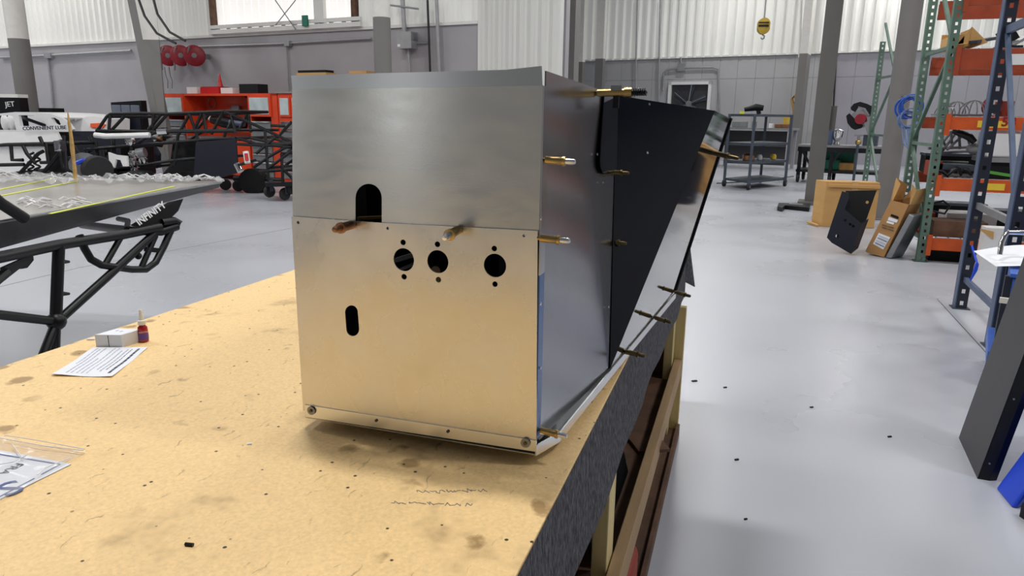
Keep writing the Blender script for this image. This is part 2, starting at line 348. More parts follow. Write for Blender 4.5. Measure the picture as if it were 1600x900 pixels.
def sheets(pl, parent, u0, u1, pitch, n, z0, z1, m, depth=0.085, v=0.0, skip=None):
    wdt = pitch*n; k = 0; u = u0; me = None
    while u < u1-0.05:
        mb = MB(); prof = []
        for i in range(n):
            a = u+i*pitch; prof += [(a, 0.0), (a+pitch*0.5, 0.0), (a+pitch*0.62, depth), (a+pitch*0.86, depth)]
        prof.append((u+wdt, 0.0))
        vs = []; fs = []
        for q, dv in prof: vs += [pl.pt(q, v+dv-0.10, z0), pl.pt(q, v+dv-0.10, z1)]
        for i in range(len(prof)-1): fs.append((2*i, 2*i+2, 2*i+3, 2*i+1))
        mb.add(vs, fs)
        if not (skip and skip[0] < u+wdt/2 < skip[1]): mb.build('wall_sheet', m, parent)
        u += wdt
def ledge(pl, parent, u0, u1, z, m='wall_white', d=0.05, h=0.06):
    mb = MB(); pl.box(mb, u0, u1, -0.1, d, z, z+h); mb.build('wall_sill', m, parent)
uw0, zw = LW.hit(338, 50); uw1 = LW.hit(552, 45)[0]
sheets(LW, wl, u_l0, uw0, 0.255, 4, 3.3, 8.5, 'wall_translucent_glow')
sheets(LW, wl, uw1, u_l1, 0.255, 4, 3.3, 8.5, 'wall_translucent_glow')
sheets(LW, wl, u_l1, u_p1, 0.235, 4, 0.0, 8.5, 'wall_white', v=0.14)
ledge(LW, wl, u_l0, u_l1, 3.3)
sheets(RW, wb, ur0-2, ur1, 0.34, 4, 3.75, 8.5, 'wall_translucent_glow', depth=0.17)
ledge(RW, wb, ur0-2, ur1, 3.75)
u = ur0-2
while u < ur1-0.3:      # painted panels with recessed joints below the sill
    mb = MB(); RW.box(mb, u+0.006, u+0.668, -0.06, -0.035, 0, 2.955); RW.box(mb, u+0.006, u+0.668, -0.06, -0.035, 2.965, 3.74)
    mb.build('wall_panel', 'wall_pale' if u > urs else 'wall_mid', wb); u += 0.67
# daylit opening with a railing in the left wall
zt = 6.0; z0w = LW.hit(400, 44)[1]
mb = MB(); LW.box(mb, uw0-0.12, uw0, -0.1, 0.06, 3.36, zt); LW.box(mb, uw1, uw1+0.12, -0.1, 0.06, 3.36, zt); LW.box(mb, uw0-0.12, uw1+0.12, -0.1, 0.06, zt, zt+0.12)
win = struct(mb.build('window_1', 'board')); win['label'] = 'wide daylit opening high in the left wall'
um = LW.hit(500, 30)[0]
mb = MB(); LW.box(mb, um-0.14, um+0.14, -0.08, 0.04, 3.36, zt); mb.build('mullion', 'wall_white', win)
n = 18
for i in range(n):
    a = uw0+(uw1-uw0)*i/n; b = uw0+(uw1-uw0)*(i+1)/n; mb = MB(); LW.box(mb, a+0.008, b-0.008, -0.09, -0.06, 3.4, zt); mb.build('pane', 'pane', win)
rl = thing('railing', 'white ledge railing along the foot of the daylit opening', 'railing', LW.pt((uw0+uw1)/2, 0.1, 3.36))
mb = MB(); LW.box(mb, uw0-0.1, uw1+0.3, 0.06, 0.14, 3.36, 3.46); mb.build('lower_rail', 'wall_white', rl)
mb = MB(); LW.box(mb, uw0-0.1, uw1+0.3, 0.06, 0.14, z0w+0.02, z0w+0.10); mb.build('upper_rail', 'wall_white', rl)
for i in range(12):
    a = uw0+(uw1-uw0)*(i+0.5)/12; mb = MB(); LW.box(mb, a-0.04, a+0.04, 0.07, 0.12, 3.46, z0w+0.02); mb.build('baluster', 'zinc', rl)
# cross bracing wires before the opening, and a green tag
mb = MB()
for a, b in (((430, 0), (462, 46)), ((462, 0), (430, 40))): mb.tube([LW.P(*a, 0.2), LW.P(*b, 0.2)], 0.012, 6)
tag(mb.build('brace_wire', 'steel'), 'thin crossed brace wires before the daylit opening', 'wire')
mb = MB(); LW.pbox(mb, 472, 24, 479, 41, 0.15, 0.2); tag(mb.build('sign_tag', 'bin_green'), 'small green tag standing at the daylit opening', 'tag')
# floor joints
mb = MB()
for a, b in (((1464, 467), (1529, 538)), ((1529, 538), (1545, 556))): mb.bar(G(*a)+Vector((0, 0, 0.0008)), G(*b)+Vector((0, 0, 0.0008)), 0.006, 0.001)
struct(mb.build('trim_1', 'charcoal'))
mb = MB()
for a, b in (((0, 448), (125, 418)), ((125, 418), (480, 352))): mb.bar(G(*a)+Vector((0, 0, 0.0008)), G(*b)+Vector((0, 0, 0.0008)), 0.012, 0.001)
struct(mb.build('trim_2', 'hose_grey'))
mb = MB(); mb.tube([G(1120, 287)+Vector((0, 0, 0.01)), G(1180, 284)+Vector((0, 0, 0.01)), G(1240, 276)+Vector((0, 0, 0.01))], 0.012, 6); tag(mb.build('floor_cable', 'hose'), 'thin dark cable lying on the floor under the cart', 'cable')
for (px, py, s, nt_) in ((1085, 596, 0.02, 'closest to the bench far leg'), (1151, 719, 0.012, 'in the bench shade'), (1133, 606, 0.012, 'right of the farthest chip'), (1165, 812, 0.008, 'nearest the bottom of the picture'), (1390, 683, 0.012, 'nearest the leaning charcoal panel'), (1268, 637, 0.012, 'in the middle of the aisle')):
    p = G(px, py); mb = MB(); mb.box((p.x, p.y, 0.003), (s*1.6, s*0.7, 0.006), 0.6)
    tag(mb.build('debris_chip', 'black_matte'), 'tiny dark chip of debris on the grey floor, '+nt_, 'debris', 'debris chips on the floor')
# ------------------------------------------------------------------ columns
def pipe_column(px0, px1, py, dep, ychg, label):
    a = D(px0, py, dep); b = D(px1, py, dep); r = (b-a).length/2; c = (a+b)/2; zc = D((px0+px1)/2, ychg, dep).z
    t = thing('round_column', label, 'column', (c.x, c.y, 0))
    mb = MB(); mb.cyl((c.x, c.y, 0), (c.x, c.y, zc), r, n=28); mb.build('column_shaft', 'col_grey', t, True)
    if zc < 8.5: mb = MB(); mb.cyl((c.x, c.y, zc), (c.x, c.y, 8.6), r, n=28); mb.build('column_top', 'col_white', t, True)
    mb = MB(); mb.box((c.x, c.y, 0.01), (r*2.8, r*2.8, 0.02)); mb.build('base_plate', 'col_grey', t); return t
def box_column(px0, px1, py, dep, ychg, label, depth=0.25, side='col_grey', rz=-0.18):
    a = D(px0, py, dep); b = D(px1, py, dep); wd = (b-a).length; c = (a+b)/2; zc = D((px0+px1)/2, ychg, dep).z
    t = thing('steel_column', label, 'column', (c.x, c.y, 0), rz); R = Matrix.Rotation(rz, 3, 'Z'); off = R @ Vector((0, depth/2, 0)); c2 = c+off
    mb = MB(); mb.box((c2.x, c2.y, zc/2), (wd, depth, zc), rz); mb.build('column_shaft', 'col_grey', t)
    if zc < 8.5: mb = MB(); mb.box((c2.x, c2.y, (zc+8.6)/2), (wd, depth, 8.6-zc), rz); mb.build('column_top', 'col_white', t)
    return t
pipe_column(20, 49, 100, 16.0, 62, 'round grey and white column behind the white car body at far left')
pipe_column(584, 611, 70, 13.4, 29, 'round grey and white column rising behind the sheet metal box')
box_column(693, 711, 60, 16.5, 41, 'narrower grey steel column with white top, right of the grey switch box')
box_column(719, 741, 60, 15.5, 25, 'wider grey steel column beside the white ribbed partition', 0.4)
box_column(877, 899, 60, 17.5, -400, 'plain dark grey column at the right end of the white partition', 0.3)
box_column(900, 912, 60, 27, 96, 'slim far column with pale top behind the box side panel', 0.25)
box_column(931, 944, 60, 27, 91, 'slim far column with pale top left of the wall fan', 0.25)
box_column(1252, 1264, 60, 23.5, 83, 'far column with pinkish white top right of the hoist hook', 0.9)
pipe_column(1397, 1428, 100, 10.6, -800, 'thick round grey column between the saw table and green rack')
# I beam column
p = G(1262, 330); q = G(1312, 328)
t = thing('i_beam_column', 'full height grey I-beam column beside the large cardboard carton', 'column', G(1269, 320))
cx = G(1269, 320); a = D(1273, 150, 13.6); b = D(1295, 150, 13.6); wd = (b-a).length
mb = MB(); mb.box((cx.x, cx.y, 4.3), (wd, 0.03, 8.6), -0.1); mb.box((cx.x+0.02, cx.y+0.3, 4.3), (wd, 0.03, 8.6), -0.1); mb.build('flange_pair', 'col_dark', t)
mb = MB(); mb.box((cx.x+0.01, cx.y+0.15, 4.3), (0.03, 0.28, 8.6), -0.1); mb.build('web', 'col_dark', t)
mb = MB(); mb.box((cx.x, cx.y+0.12, 0.03), (wd+0.2, 0.5, 0.06), -0.1); mb.build('base_plate', 'col_dark', t)
mb = MB(); mb.box((cx.x+0.2, cx.y+0.2, D(1300, 185, 13.6).z), (0.1, 0.2, 0.42), -0.1); mb.build('switch_box', 'col_dark', t)
# tapered frame column
d0 = 15.6
t = thing('tapered_column', 'leaning tapered grey frame column left of the hose reels', 'column', (D(243, 180, d0).x, D(243, 180, d0).y, 0))
k = [D(243, 215, d0), D(258, 215, d0), D(237, 0, d0), D(199, 0, d0)]
k2 = [D(250, 320, d0), D(264, 320, d0)]
def ext(a, b, z): return a+(b-a)*((z-a.z)/(b.z-a.z))
P0 = [D(236, 180, d0), D(247, 180, d0), D(211, 0, d0), D(199, 0, d0)]
P1 = [D(247, 180, d0), D(258, 180, d0), D(243, 0, d0), D(211, 0, d0)]
for PP, v, nm in ((P0, 0.30, 'flange'), (P1, 0.02, 'web')):
    for z0, z1, mm, sfx in ((0, D(240, 62, d0).z, 'col_grey', ''), (D(240, 62, d0).z, 8.5, 'col_white', '_top')):
        if nm == 'flange' : mm = 'col_grey'
        pts = [ext(PP[0], PP[3], z0), ext(PP[1], PP[2], z0), ext(PP[1], PP[2], z1), ext(PP[0], PP[3], z1)]
        mb = MB(); mb.plate(pts, v, (0, -1, 0)); mb.build(nm+sfx, mm, t)
# ------------------------------------------------------------------ wall fittings, left
def conduit(pl, label, runs, boxes, r=0.022, v=0.06, group=None, m='zinc'):
    p = pl.P(*runs[0][0], v); t = thing('wall_conduit', label, 'conduit', (p.x, p.y, p.z), 0, group)
    for run in runs: mb = MB(); mb.tube([pl.P(x, y, v) for x, y in run], r, 8); mb.build('pipe', m, t, True)
    for (x0, y0, x1, y1) in boxes: mb = MB(); pl.pbox(mb, x0, y0, x1, y1, 0.01, v+0.06); mb.build('junction_box', m, t)
    return t
conduit(LW, 'grey conduit with a drop pipe left of the tapered column', [[(0, 90), (66, 87), (205, 79)], [(74, 88), (80, 130), (88, 240)]], [(69, 83, 78, 91)], r=0.035)
conduit(LW, 'thin conduit run with a drop pipe above the red cabinets', [[(244, 75), (445, 68), (580, 60)], [(447, 70), (452, 160)]], [(444, 64, 451, 72)])
mb = MB(); mb.tube([LW.P(232, 0, 0.3), LW.P(243, 90, 0.3), LW.P(251, 240, 0.3)], 0.045, 10)
tag(mb.build('wall_pipe', 'zinc'), 'pale vertical pipe between tapered column and hose reels', 'pipe')
for i, (px, lb) in enumerate(((263, 'left red hose reel on the wall'), (283, 'middle red hose reel on the wall'), (304, 'right red hose reel on the wall, nearest the cabinets'))):
    c = LW.P(px, 87, 0.45); ax = LW.n*0.72+LW.d*0.68
    t = thing('hose_reel', lb, 'hose reel', c, 0, 'hose reels on the left wall'); ax.normalize(); R = 0.235
    for s_ in (-0.055, 0.055): mb = MB(); mb.lathe([(0.06, -0.012), (R, -0.012), (R+0.015, 0.0), (R, 0.012), (0.06, 0.012)], c+ax*s_, 24, ax); mb.build('reel_flange', 'reel_red', t, True)
    mb = MB(); mb.cyl(c-ax*0.05, c+ax*0.05, 0.19, n=20); mb.build('wound_hose', 'reel_red', t, True)
    mb = MB(); mb.cyl(c-ax*0.07, c+ax*0.08, 0.06); mb.build('hub', 'hose_grey', t, True)
    mb = MB(); mb.bar(c-LW.n*0.1, LW.pt((c-LW.p).dot(LW.d), 0.02, c.z), 0.1, 0.12); mb.build('bracket', 'steel', t)
    mb = MB(); mb.tube([c+ax*0.14+Vector((-0.1, 0, 0.2)), c+ax*0.16+Vector((-0.22, 0, 0)), c+ax*0.14+Vector((-0.2, 0, -0.25)), c+ax*0.1+Vector((-0.22, 0, -0.35+0.12*(i == 2)))], 0.02, 6); mb.build('hose_end', 'hose_grey', t, True)
for run, lb in (([(217, 0), (226, 25), (245, 52), (275, 68)], 'upper black air hose curving down to the hose reels'), ([(240, 0), (246, 22), (265, 50), (290, 64)], 'second black air hose hanging beside the wall pipe')):
    mb = MB(); mb.tube([D(x, y, 15.05) for x, y in run], 0.026, 8); tag(mb.build('air_hose', 'hose', None, True), lb, 'hose')
for px in (261, 268):
    mb = MB(); mb.tube([LW.P(px-4, 105, 0.35), LW.P(px-2, 118, 0.35), LW.P(px+1, 126, 0.35), LW.P(px+1, 138, 0.35)], 0.012, 6)
    o = tag(mb.build('hanging_lead', 'hose_grey', None, True), 'thin lead dangling below the '+('left' if px == 261 else 'middle')+' hose reel', 'lead')
# switch box right of the round column
t = thing('switch_box', 'grey electrical switch box with conduit right of the round column', 'switch box', LW.P(632, 60, 0.1))
mb = MB(); LW.pbox(mb, 620, 50, 642, 76, 0.0, 0.25); mb.build('enclosure', 'zinc', t)
mb = MB(); LW.pbox(mb, 642, 52, 646, 62, 0.08, 0.2); mb.build('lever', 'steel', t)
mb = MB(); LW.pbox(mb, 621, 69, 625, 73, 0.25, 0.26); mb.build('rating_label', 'white', t)
mb = MB(); mb.tube([LW.P(629, 0, 0.1), LW.P(632, 50, 0.1)], 0.05, 8); mb.build('upper_pipe', 'zinc', t, True)
mb = MB(); mb.tube([LW.P(638, 76, 0.1), LW.P(643, 150, 0.1)], 0.03, 8); mb.build('lower_pipe', 'zinc', t, True)
mb = MB(); mb.tube([LW.P(646, 67, 0.05), LW.P(668, 67, 0.05)], 0.02, 6); mb.build('side_pipe', 'zinc', t, True)
for run, lb, r, mm in (([(668, 0), (672, 110), (676, 180)], 'dark vertical pipe left of the narrower steel column', 0.025, 'hose'), ([(682, 0), (687, 110), (690, 180)], 'pale vertical pipe just left of the narrower steel column', 0.04, 'zinc'), ([(609, 8), (640, 12), (654, 14)], 'bent grey pipe branching from the round column top', 0.02, 'zinc')):
    mb = MB(); mb.tube([LW.P(x, y, 0.15) for x, y in run], r, 8); tag(mb.build('wall_pipe', mm, None, True), lb, 'pipe')
# ------------------------------------------------------------------ red cabinets
CB = Plane(G(430, 286), LW.a*180/math.pi)
def cz(px, py, v=0.0): return CB.hit(px, py, v)
t = thing('workshop_cabinet', 'orange red cabinet wall with tool hutch, behind the tube chassis', 'cabinet', CB.pt(cz(340, 250)[0], 0, 0))
u0 = cz(262, 200)[0]; u1 = cz(427, 200)[0]; ua = cz(292, 200)[0]; ub = cz(391, 200)[0]; zt = cz(340, 146)[1]; zd = cz(340, 181)[1]; zc = cz(340, 200)[1]
mb = MB(); CB.box(mb, u0, u1, -0.62, -0.58, 0, zt); CB.box(mb, u0, u1+0.16, -0.62, 0, zt-0.05, zt)
for q in (u0, ua-0.04, ub, u1-0.04): CB.box(mb, q, q+0.05, -0.6, 0, 0, zt)
CB.box(mb, u1, u1+0.16, -0.6, 0, 0, zt); mb.build('carcass', 'cab_red', t)
mb = MB(); CB.box(mb, ua, ub, -0.6, 0.02, 0.9, 0.95); mb.build('worktop', 'steel', t)
for a, b in ((u0, ua), (ub, u1)):
    mb = MB(); CB.box(mb, a+0.01, b-0.01, -0.02, 0.03, zd, zt-0.05); dr = mb.build('door', 'cab_red', t)
    mb = MB(); CB.box(mb, a+0.06, b-0.07, 0.03, 0.04, zd+0.05, zt-0.09); mb.build('door_glass', 'glass', dr)
    nd = 7
    for i in range(nd):
        z0 = 0.12+i*(zd-0.2)/nd; z1 = z0+(zd-0.2)/nd-0.02; mb = MB(); CB.box(mb, a+0.05, b-0.06, -0.02, 0.02, z0, z1); dw = mb.build('drawer', 'drawer', t)
        mb = MB(); CB.box(mb, a+0.06, b-0.07, 0.02, 0.045, z1-0.03, z1-0.005); mb.build('drawer_pull', 'chrome', dw)
for a in (ua+0.02, (ua+ub)/2+0.01):
    b = a+(ub-ua)/2-0.04; mb = MB(); CB.box(mb, a, b, -0.02, 0.02, 0.12, 0.88); d_ = mb.build('lower_door', 'cab_red', t)
    mb = MB(); CB.box(mb, b-0.1, b-0.07, 0.02, 0.05, 0.4, 0.6); mb.build('handle', 'steel', d_)
c = CB.P(331, 161, -0.55)
mb = MB(); mb.ring(c, 0.12, 0.012, CB.n, 28, 6); tag(mb.build('wire_ring', 'hose_grey'), 'pale wire ring hung on the red hutch back', 'ring')
t2 = thing('tool_holder', 'row of grey tools hung on the red hutch back', 'tool holder', CB.P(367, 176, -0.5))
for i in range(4): mb = MB(); CB.pbox(mb, 362+i*2.9, 165, 364+i*2.9, 177, -0.56, -0.5); mb.build('tool', 'zinc', t2)
mb = MB(); CB.pbox(mb, 358, 169, 375, 171, -0.57, -0.52); mb.build('rail', 'steel', t2)
mb = MB(); CB.pbox(mb, 383, 172, 392, 190, -0.5, -0.1); tag(mb.build('speaker_case', 'black'), 'small black case in the red hutch corner', 'case')
mb = MB(); CB.pbox(mb, 293, 166, 299, 176, -0.4, -0.2); tag(mb.build('spray_can', 'card_white'), 'little white can at the hutch left corner', 'can')
mb = MB(); CB.pbox(mb, 383, 150, 390, 153, -0.55, -0.45); tag(mb.build('hutch_hook', 'black'), 'small black hook at the hutch upper right corner', 'hook')
# machine lying on the worktop
t2 = thing('air_tool', 'dark machine with blue grey body on the cabinet worktop', 'machine', CB.P(355, 196, -0.2))
mb = MB(); mb.tube([CB.P(332, 187, -0.2), CB.P(350, 190, -0.2), CB.P(382, 196, -0.2)], [0.09, 0.14, 0.1], 12); mb.build('body', 'black', t2, True)
mb = MB(); mb.cyl(CB.P(360, 191, -0.05), CB.P(381, 194, -0.05), 0.06); mb.build('motor', 'strap_blue', t2, True)
mb = MB(); mb.cyl(CB.P(326, 183, -0.2), CB.P(334, 190, -0.2), 0.05); mb.build('nozzle', 'white', t2, True)
# items on top
def topbox(px0, py0, px1, py1, nm, m, lb, cat, v0=-0.4, v1=-0.1):
    a = CB.hit(px0, py1, v1); b = CB.hit(px1, py0, v1); mb = MB(); CB.box(mb, a[0], b[0], v0, v1, zt, b[1]); return tag(mb.build(nm, m), lb, cat)
topbox(292, 136, 307, 143, 'small_carton', 'card_white', 'small white carton at the left end of the cabinet top', 'carton')
o = topbox(345, 137, 363, 143, 'flat_carton', 'card_white', 'flat white carton right of the red funnel', 'carton')
topbox(374, 131, 402, 142, 'black_case', 'black', 'black case with pale end on the cabinet top', 'case')
t2 = thing('oil_tray', 'red drip tray on the cabinet top beside the funnel', 'tray', CB.P(325, 141, -0.25))
mb = MB(); a = CB.hit(313, 142, -0.1); b = CB.hit(341, 136, -0.1); CB.box(mb, a[0], b[0], -0.45, -0.1, zt, b[1]); mb.build('pan', 'red', t2)
mb = MB(); CB.box(mb, a[0]+0.02, b[0]-0.02, -0.43, -0.12, b[1], b[1]+0.012); mb.build('rim_lid', 'reel_red', t2)
c = CB.P(345, 142, -0.25); c.z = zt
mb = MB(); mb.lathe([(0.11, 0), (0.12, 0.02), (0.10, 0.10), (0.05, 0.20), (0.03, 0.32), (0.018, 0.42), (0.012, 0.43)], c, 18)
tag(mb.build('red_funnel', 'red', None, True), 'tall pointed red funnel standing on the cabinet top', 'funnel')
# second unit
t = thing('tool_cabinet', 'second orange red tool cabinet half hidden by the metal box', 'cabinet', CB.pt(cz(470, 250)[0], 0, 0))
a = cz(437, 200)[0]; b = cz(520, 200)[0]
mb = MB(); CB.box(mb, a, b, -0.6, 0, 0, zt); mb.build('carcass', 'cab_red', t)
mb = MB(); CB.box(mb, a-0.02, b, -0.6, 0.04, zt, zt+0.03); mb.build('top_cap', 'zinc', t)
for i in range(4):
    q0 = a+0.04+i*(b-a-0.08)/4; q1 = q0+(b-a-0.08)/4-0.03; mb = MB(); CB.box(mb, q0, q1, 0, 0.03, zd, zt-0.06); d_ = mb.build('door', 'cab_red', t)
    mb = MB(); CB.box(mb, q0+0.04, q1-0.04, 0.03, 0.04, zd+0.04, zt-0.1); mb.build('door_glass', 'glass', d_)
for i in range(7):
    z0 = 0.12+i*(zd-0.2)/7; mb = MB(); CB.box(mb, a+0.06, b-0.06, 0, 0.03, z0, z0+(zd-0.2)/7-0.02); d_ = mb.build('drawer', 'drawer', t)
    mb = MB(); CB.box(mb, a+0.08, b-0.08, 0.03, 0.05, z0+(zd-0.2)/7-0.05, z0+(zd-0.2)/7-0.025); mb.build('drawer_pull', 'chrome', d_)
for px0, px1, y0, lb in ((463, 509, 110, 'long brown carton with dark lid seen over the box top'), (543, 573, 111, 'short tan carton seen over the middle of the box top')):
    a_ = CB.hit(px0, y0, -0.2); b_ = CB.hit(px1, y0, -0.2); tt = thing('long_carton', lb, 'carton', CB.pt((a_[0]+b_[0])/2, -0.3, zt+0.03))
    mb = MB(); CB.box(mb, a_[0], b_[0], -0.5, -0.2, zt+0.03, a_[1]-0.05); mb.build('carton_body', 'cardboard', tt)
    mb = MB(); CB.box(mb, a_[0]+0.02, b_[0]-0.03, -0.48, -0.22, a_[1]-0.05, a_[1]); mb.build('lid', 'black_matte' if px0 < 500 else 'cardboard', tt)
a_ = cz(520, 200)[0]; b_ = cz(590, 200)[0]
mb = MB(); CB.box(mb, a_+0.02, b_, -0.6, 0, 0, zt+0.03); tag(mb.build('storage_cabinet', 'cab_red'), 'orange red cabinet standing wholly behind the metal box', 'cabinet')
# ------------------------------------------------------------------ left background: panels, car body, chassis
t = thing('machine_board', 'black board with pale top edge and lettering at far left', 'board', (D(10, 170, 16).x, D(10, 170, 16).y, 0))
p0 = D(-14, 152, 15.2); p1 = D(29, 151, 15.2); z1 = p0.z
mb = MB(); mb.plate([(p0.x, p0.y, 0), (p1.x, p1.y, 0), (p1.x, p1.y, z1), (p0.x, p0.y, z1)], 0.2, (0, -1, 0)); mb.build('panel', 'black', t)
mb = MB(); mb.plate([(p0.x, p0.y-0.02, z1), (p1.x, p1.y-0.02, z1), (p1.x, p1.y-0.02, z1+0.07), (p0.x, p0.y-0.02, z1+0.07)], 0.24, (0, -1, 0)); mb.build('top_edge', 'wall_white', t)
q0 = D(9, 167, 15.1); q1 = D(24, 166, 15.1)
text('lettering', 'JET', q0, q1-q0, (0, 0, 1), 0.15, 'wall_white', t, 0.01)
t = thing('vinyl_screen', 'tall blue grey padded screen with black frame behind the chassis', 'screen', (D(200, 200, 15.2).x, D(200, 200, 15.2).y, 0))
p0 = D(173, 160, 15.2); p1 = D(220, 157, 15.2)
mb = MB(); mb.plate([(p0.x, p0.y, 0), (p1.x, p1.y, 0), (p1.x, p1.y, p1.z), (p0.x, p0.y, p0.z)], 0.15, (0, -1, 0)); mb.build('frame', 'black', t)
for i in range(3):
    q = 0.04+i*0.31; a = p0+(p1-p0)*q; b = p0+(p1-p0)*(q+0.29)
    mb = MB(); mb.plate([(a.x, a.y-0.03, 1.45), (b.x, b.y-0.03, 1.45), (b.x, b.y-0.03, p0.z-0.05), (a.x, a.y-0.03, p0.z-0.05)], 0.03, (0, -1, 0)); mb.build('pad', 'pad', t, bevel=0.015)
mb = MB(); a = p0+(p1-p0)*0.04; b = p0+(p1-p0)*0.95; mb.plate([(a.x, a.y-0.03, 0.3), (b.x, b.y-0.03, 0.3), (b.x, b.y-0.03, 1.42), (a.x, a.y-0.03, 1.42)], 0.03, (0, -1, 0)); mb.build('lower_pad', 'navy', t)
mb = MB(); a = D(60, 169, 15.5); b = D(81, 169, 15.5); mb.plate([(a.x, a.y, 0), (b.x, b.y, 0), (b.x, b.y, b.z), (a.x, a.y, b.z)], 0.3, (0, -1, 0)); tag(mb.build('black_cabinet', 'black_matte'), 'low black cabinet against the wall beside the left column', 'cabinet')
# white race car body: roof shell with windows cut, door panel
dc = 14.2
t = thing('race_car_body', 'white race car body with arched windows at far left', 'car', (D(30, 285, dc).x, D(30, 285, dc).y, 0))
base = D(30, 200, dc); ex = (D(60, 200, dc)-base).normalized(); ex.z = 0; ex.normalize()
def car2(px, py): p = D(px, py, dc); return ((p-base).dot(ex), p.z)
def carc(c, off=0.0): q = base+ex*c[0]; return Vector((q.x-ex.y*0+0.0, q.y+off+c[2], c[1]))
outer = [car2(*q) for q in ((-40, 206), (-40, 178), (0, 178), (30, 175), (60, 176), (85, 178), (100, 184), (110, 192), (116, 202), (112, 206))]
h1 = [car2(*q) for q in ((-6, 203), (-6, 181), (20, 180), (26, 183), (27, 203))]
h2 = [car2(*q) for q in ((35, 197), (34, 180), (58, 180), (70, 186), (77, 194), (77, 197))]
h3 = [car2(*q) for q in ((84, 184), (88, 193), (94, 197), (98, 194), (96, 188), (90, 184))]
poly_sheet('roof_shell', outer, [h1, h2, h3], lambda c: carc(c), 0.06, 'white', t)
poly_sheet('far_roof_shell', outer, [h1, h2, h3], lambda c: carc(c, 1.2), 0.06, 'white', t)
mb = MB(); pr = [(0, 178), (30, 175), (60, 176), (85, 178), (100, 184)]
for i in range(4):
    a, b = D(*pr[i], dc), D(*pr[i+1], dc); mb.plate([a, b, b+Vector((0, 1.2, 0)), a+Vector((0, 1.2, 0))], 0.03)
mb.build('roof_skin', 'white', t)
mb = MB(); mb.plate([D(-40, 206, dc-0.1), D(88, 206, dc-0.1), D(96, 222, dc-0.1), D(84, 226, dc-0.1), D(60, 227, dc-0.1), D(-40, 228, dc-0.1)], 0.05, (0, -1, 0)); mb.build('door_panel', 'white', t)
mb = MB(); mb.plate([D(-40, 229, dc), D(70, 229, dc), D(78, 262, dc), D(-40, 275, dc)], 0.05, (0, -1, 0)); mb.build('lower_panel', 'white', t)
mb = MB(); mb.tube([D(36, 184, dc+0.5), D(70, 196, dc+0.5)], 0.035); mb.build('roll_bar', 'navy', t)
mb = MB()
for px in (8, 18): mb.ball(D(px, 192, dc+0.6), 0.11, 12, (1, 0.5, 1.6))
mb.build('seat', 'white', t, True)
mb = MB(); mb.plate([D(-10, 203, dc+0.9), D(28, 203, dc+0.9), D(28, 180, dc+0.9), D(-10, 180, dc+0.9)], 0.03, (0, -1, 0)); mb.build('interior_panel', 'black', t)
q0 = D(36, 203.5, dc-0.16); q1 = D(108, 201.5, dc-0.16)
text('lettering', 'CONVENIENT LUBE', q0, q1-q0, (0, 0, 1), 0.098, 'ink', t, 0.01, 0.002)
mb = MB(); mb.plate([D(106, 206, 14.6), D(112, 190, 14.6), D(136, 182, 14.6), (D(152, 182, 14.6)), D(166, 186, 14.6), D(166, 205, 14.6)], 0.6, (0, -1, 0))
t = thing('nose_panel', 'white body panel with orange flash behind the wooden stick', 'car panel', (D(140, 240, 14.9).x, D(140, 240, 14.9).y, 0))
mb.build('shell', 'white', t)
mb = MB(); mb.plate([D(141, 199, 14.57), D(141, 193, 14.57), D(158, 192, 14.57), D(165, 195, 14.57), D(160, 200, 14.57)], 0.02, (0, -1, 0)); mb.build('orange_flash', 'emblem_orange', t)
mb = MB(); mb.bar(D(125, 206, 14.8), (D(125, 206, 14.8).x, D(125, 206, 14.8).y, 0), 0.4, 0.3); mb.build('stand', 'black_matte', t)
def wheel(c, R, wd, ax, lb, grp=None, m='rubber', nm='tyre', rim='steel'):
    t = thing('loose_wheel', lb, 'wheel', (c[0], c[1], c[2]-R), 0, grp); ax = Vector(ax).normalized()
    mb = MB(); mb.lathe([(R*0.55, -wd/2), (R*0.92, -wd/2), (R, -wd*0.3), (R, wd*0.3), (R*0.92, wd/2), (R*0.55, wd/2)], c, 22, ax); mb.build(nm, m, t, True)
    mb = MB(); mb.lathe([(0.02, -wd*0.4), (R*0.56, -wd*0.3), (R*0.56, wd*0.3), (0.02, wd*0.4)], c, 16, ax); mb.build('rim', rim, t, True); return t
def chassis(label, segs, dep, back, r, base, seglabel='tube', m='black', cross=(), hid=()):
    t = thing('tube_chassis', label, 'chassis', base)
    for i, run in enumerate(segs):
        mb = MB(); mb.tube([D(x, y, dep) for x, y in run], r, 8); mb.build('frame_tube', m, t, True)
        if back and i not in hid: mb = MB(); mb.tube([D(x, y, dep)+Vector((0.15, back, 0)) for x, y in run], r, 8); mb.build('frame_tube', m, t, True)
    for (x, y) in cross: mb = MB(); p = D(x, y, dep); mb.tube([p, p+Vector((0.15, back, 0))], r, 8); mb.build('cross_tube', m, t, True)
    return t
# far-left front clip
b = G(60, 292)
ch1 = chassis('black front tube frame with coil springs before the white car', [[(-20, 228), (12, 226), (70, 225)], [(17, 228), (19, 250), (36, 250)], [(36, 228), (42, 240), (55, 255)], [(30, 272), (60, 240), (68, 236)], [(64, 274), (92, 240)], [(-20, 258), (38, 257)], [(0, 272), (110, 272)], [(72, 224), (76, 255)], [(62, 214), (68, 228)], [(92, 232), (100, 262), (112, 270)], [(100, 212), (104, 265)]], 12.6, 0.9, 0.032, b, cross=((12, 226), (70, 225), (30, 272), (64, 274)))
for px in (48, 58): mb = MB(); mb.tube([D(px+8*math.cos(i*0.9)*0.6, 238+i*1.6, 12.7) for i in range(18)], 0.02, 6); mb.build('coil_spring', 'black', ch1, True)
mb = MB(); mb.plate([D(73, 224, 12.8), D(94, 218, 12.8), D(106, 270, 12.8), D(78, 270, 12.8)], 0.05, (0, -1, 0)); mb.build('radiator', 'black_matte', ch1)
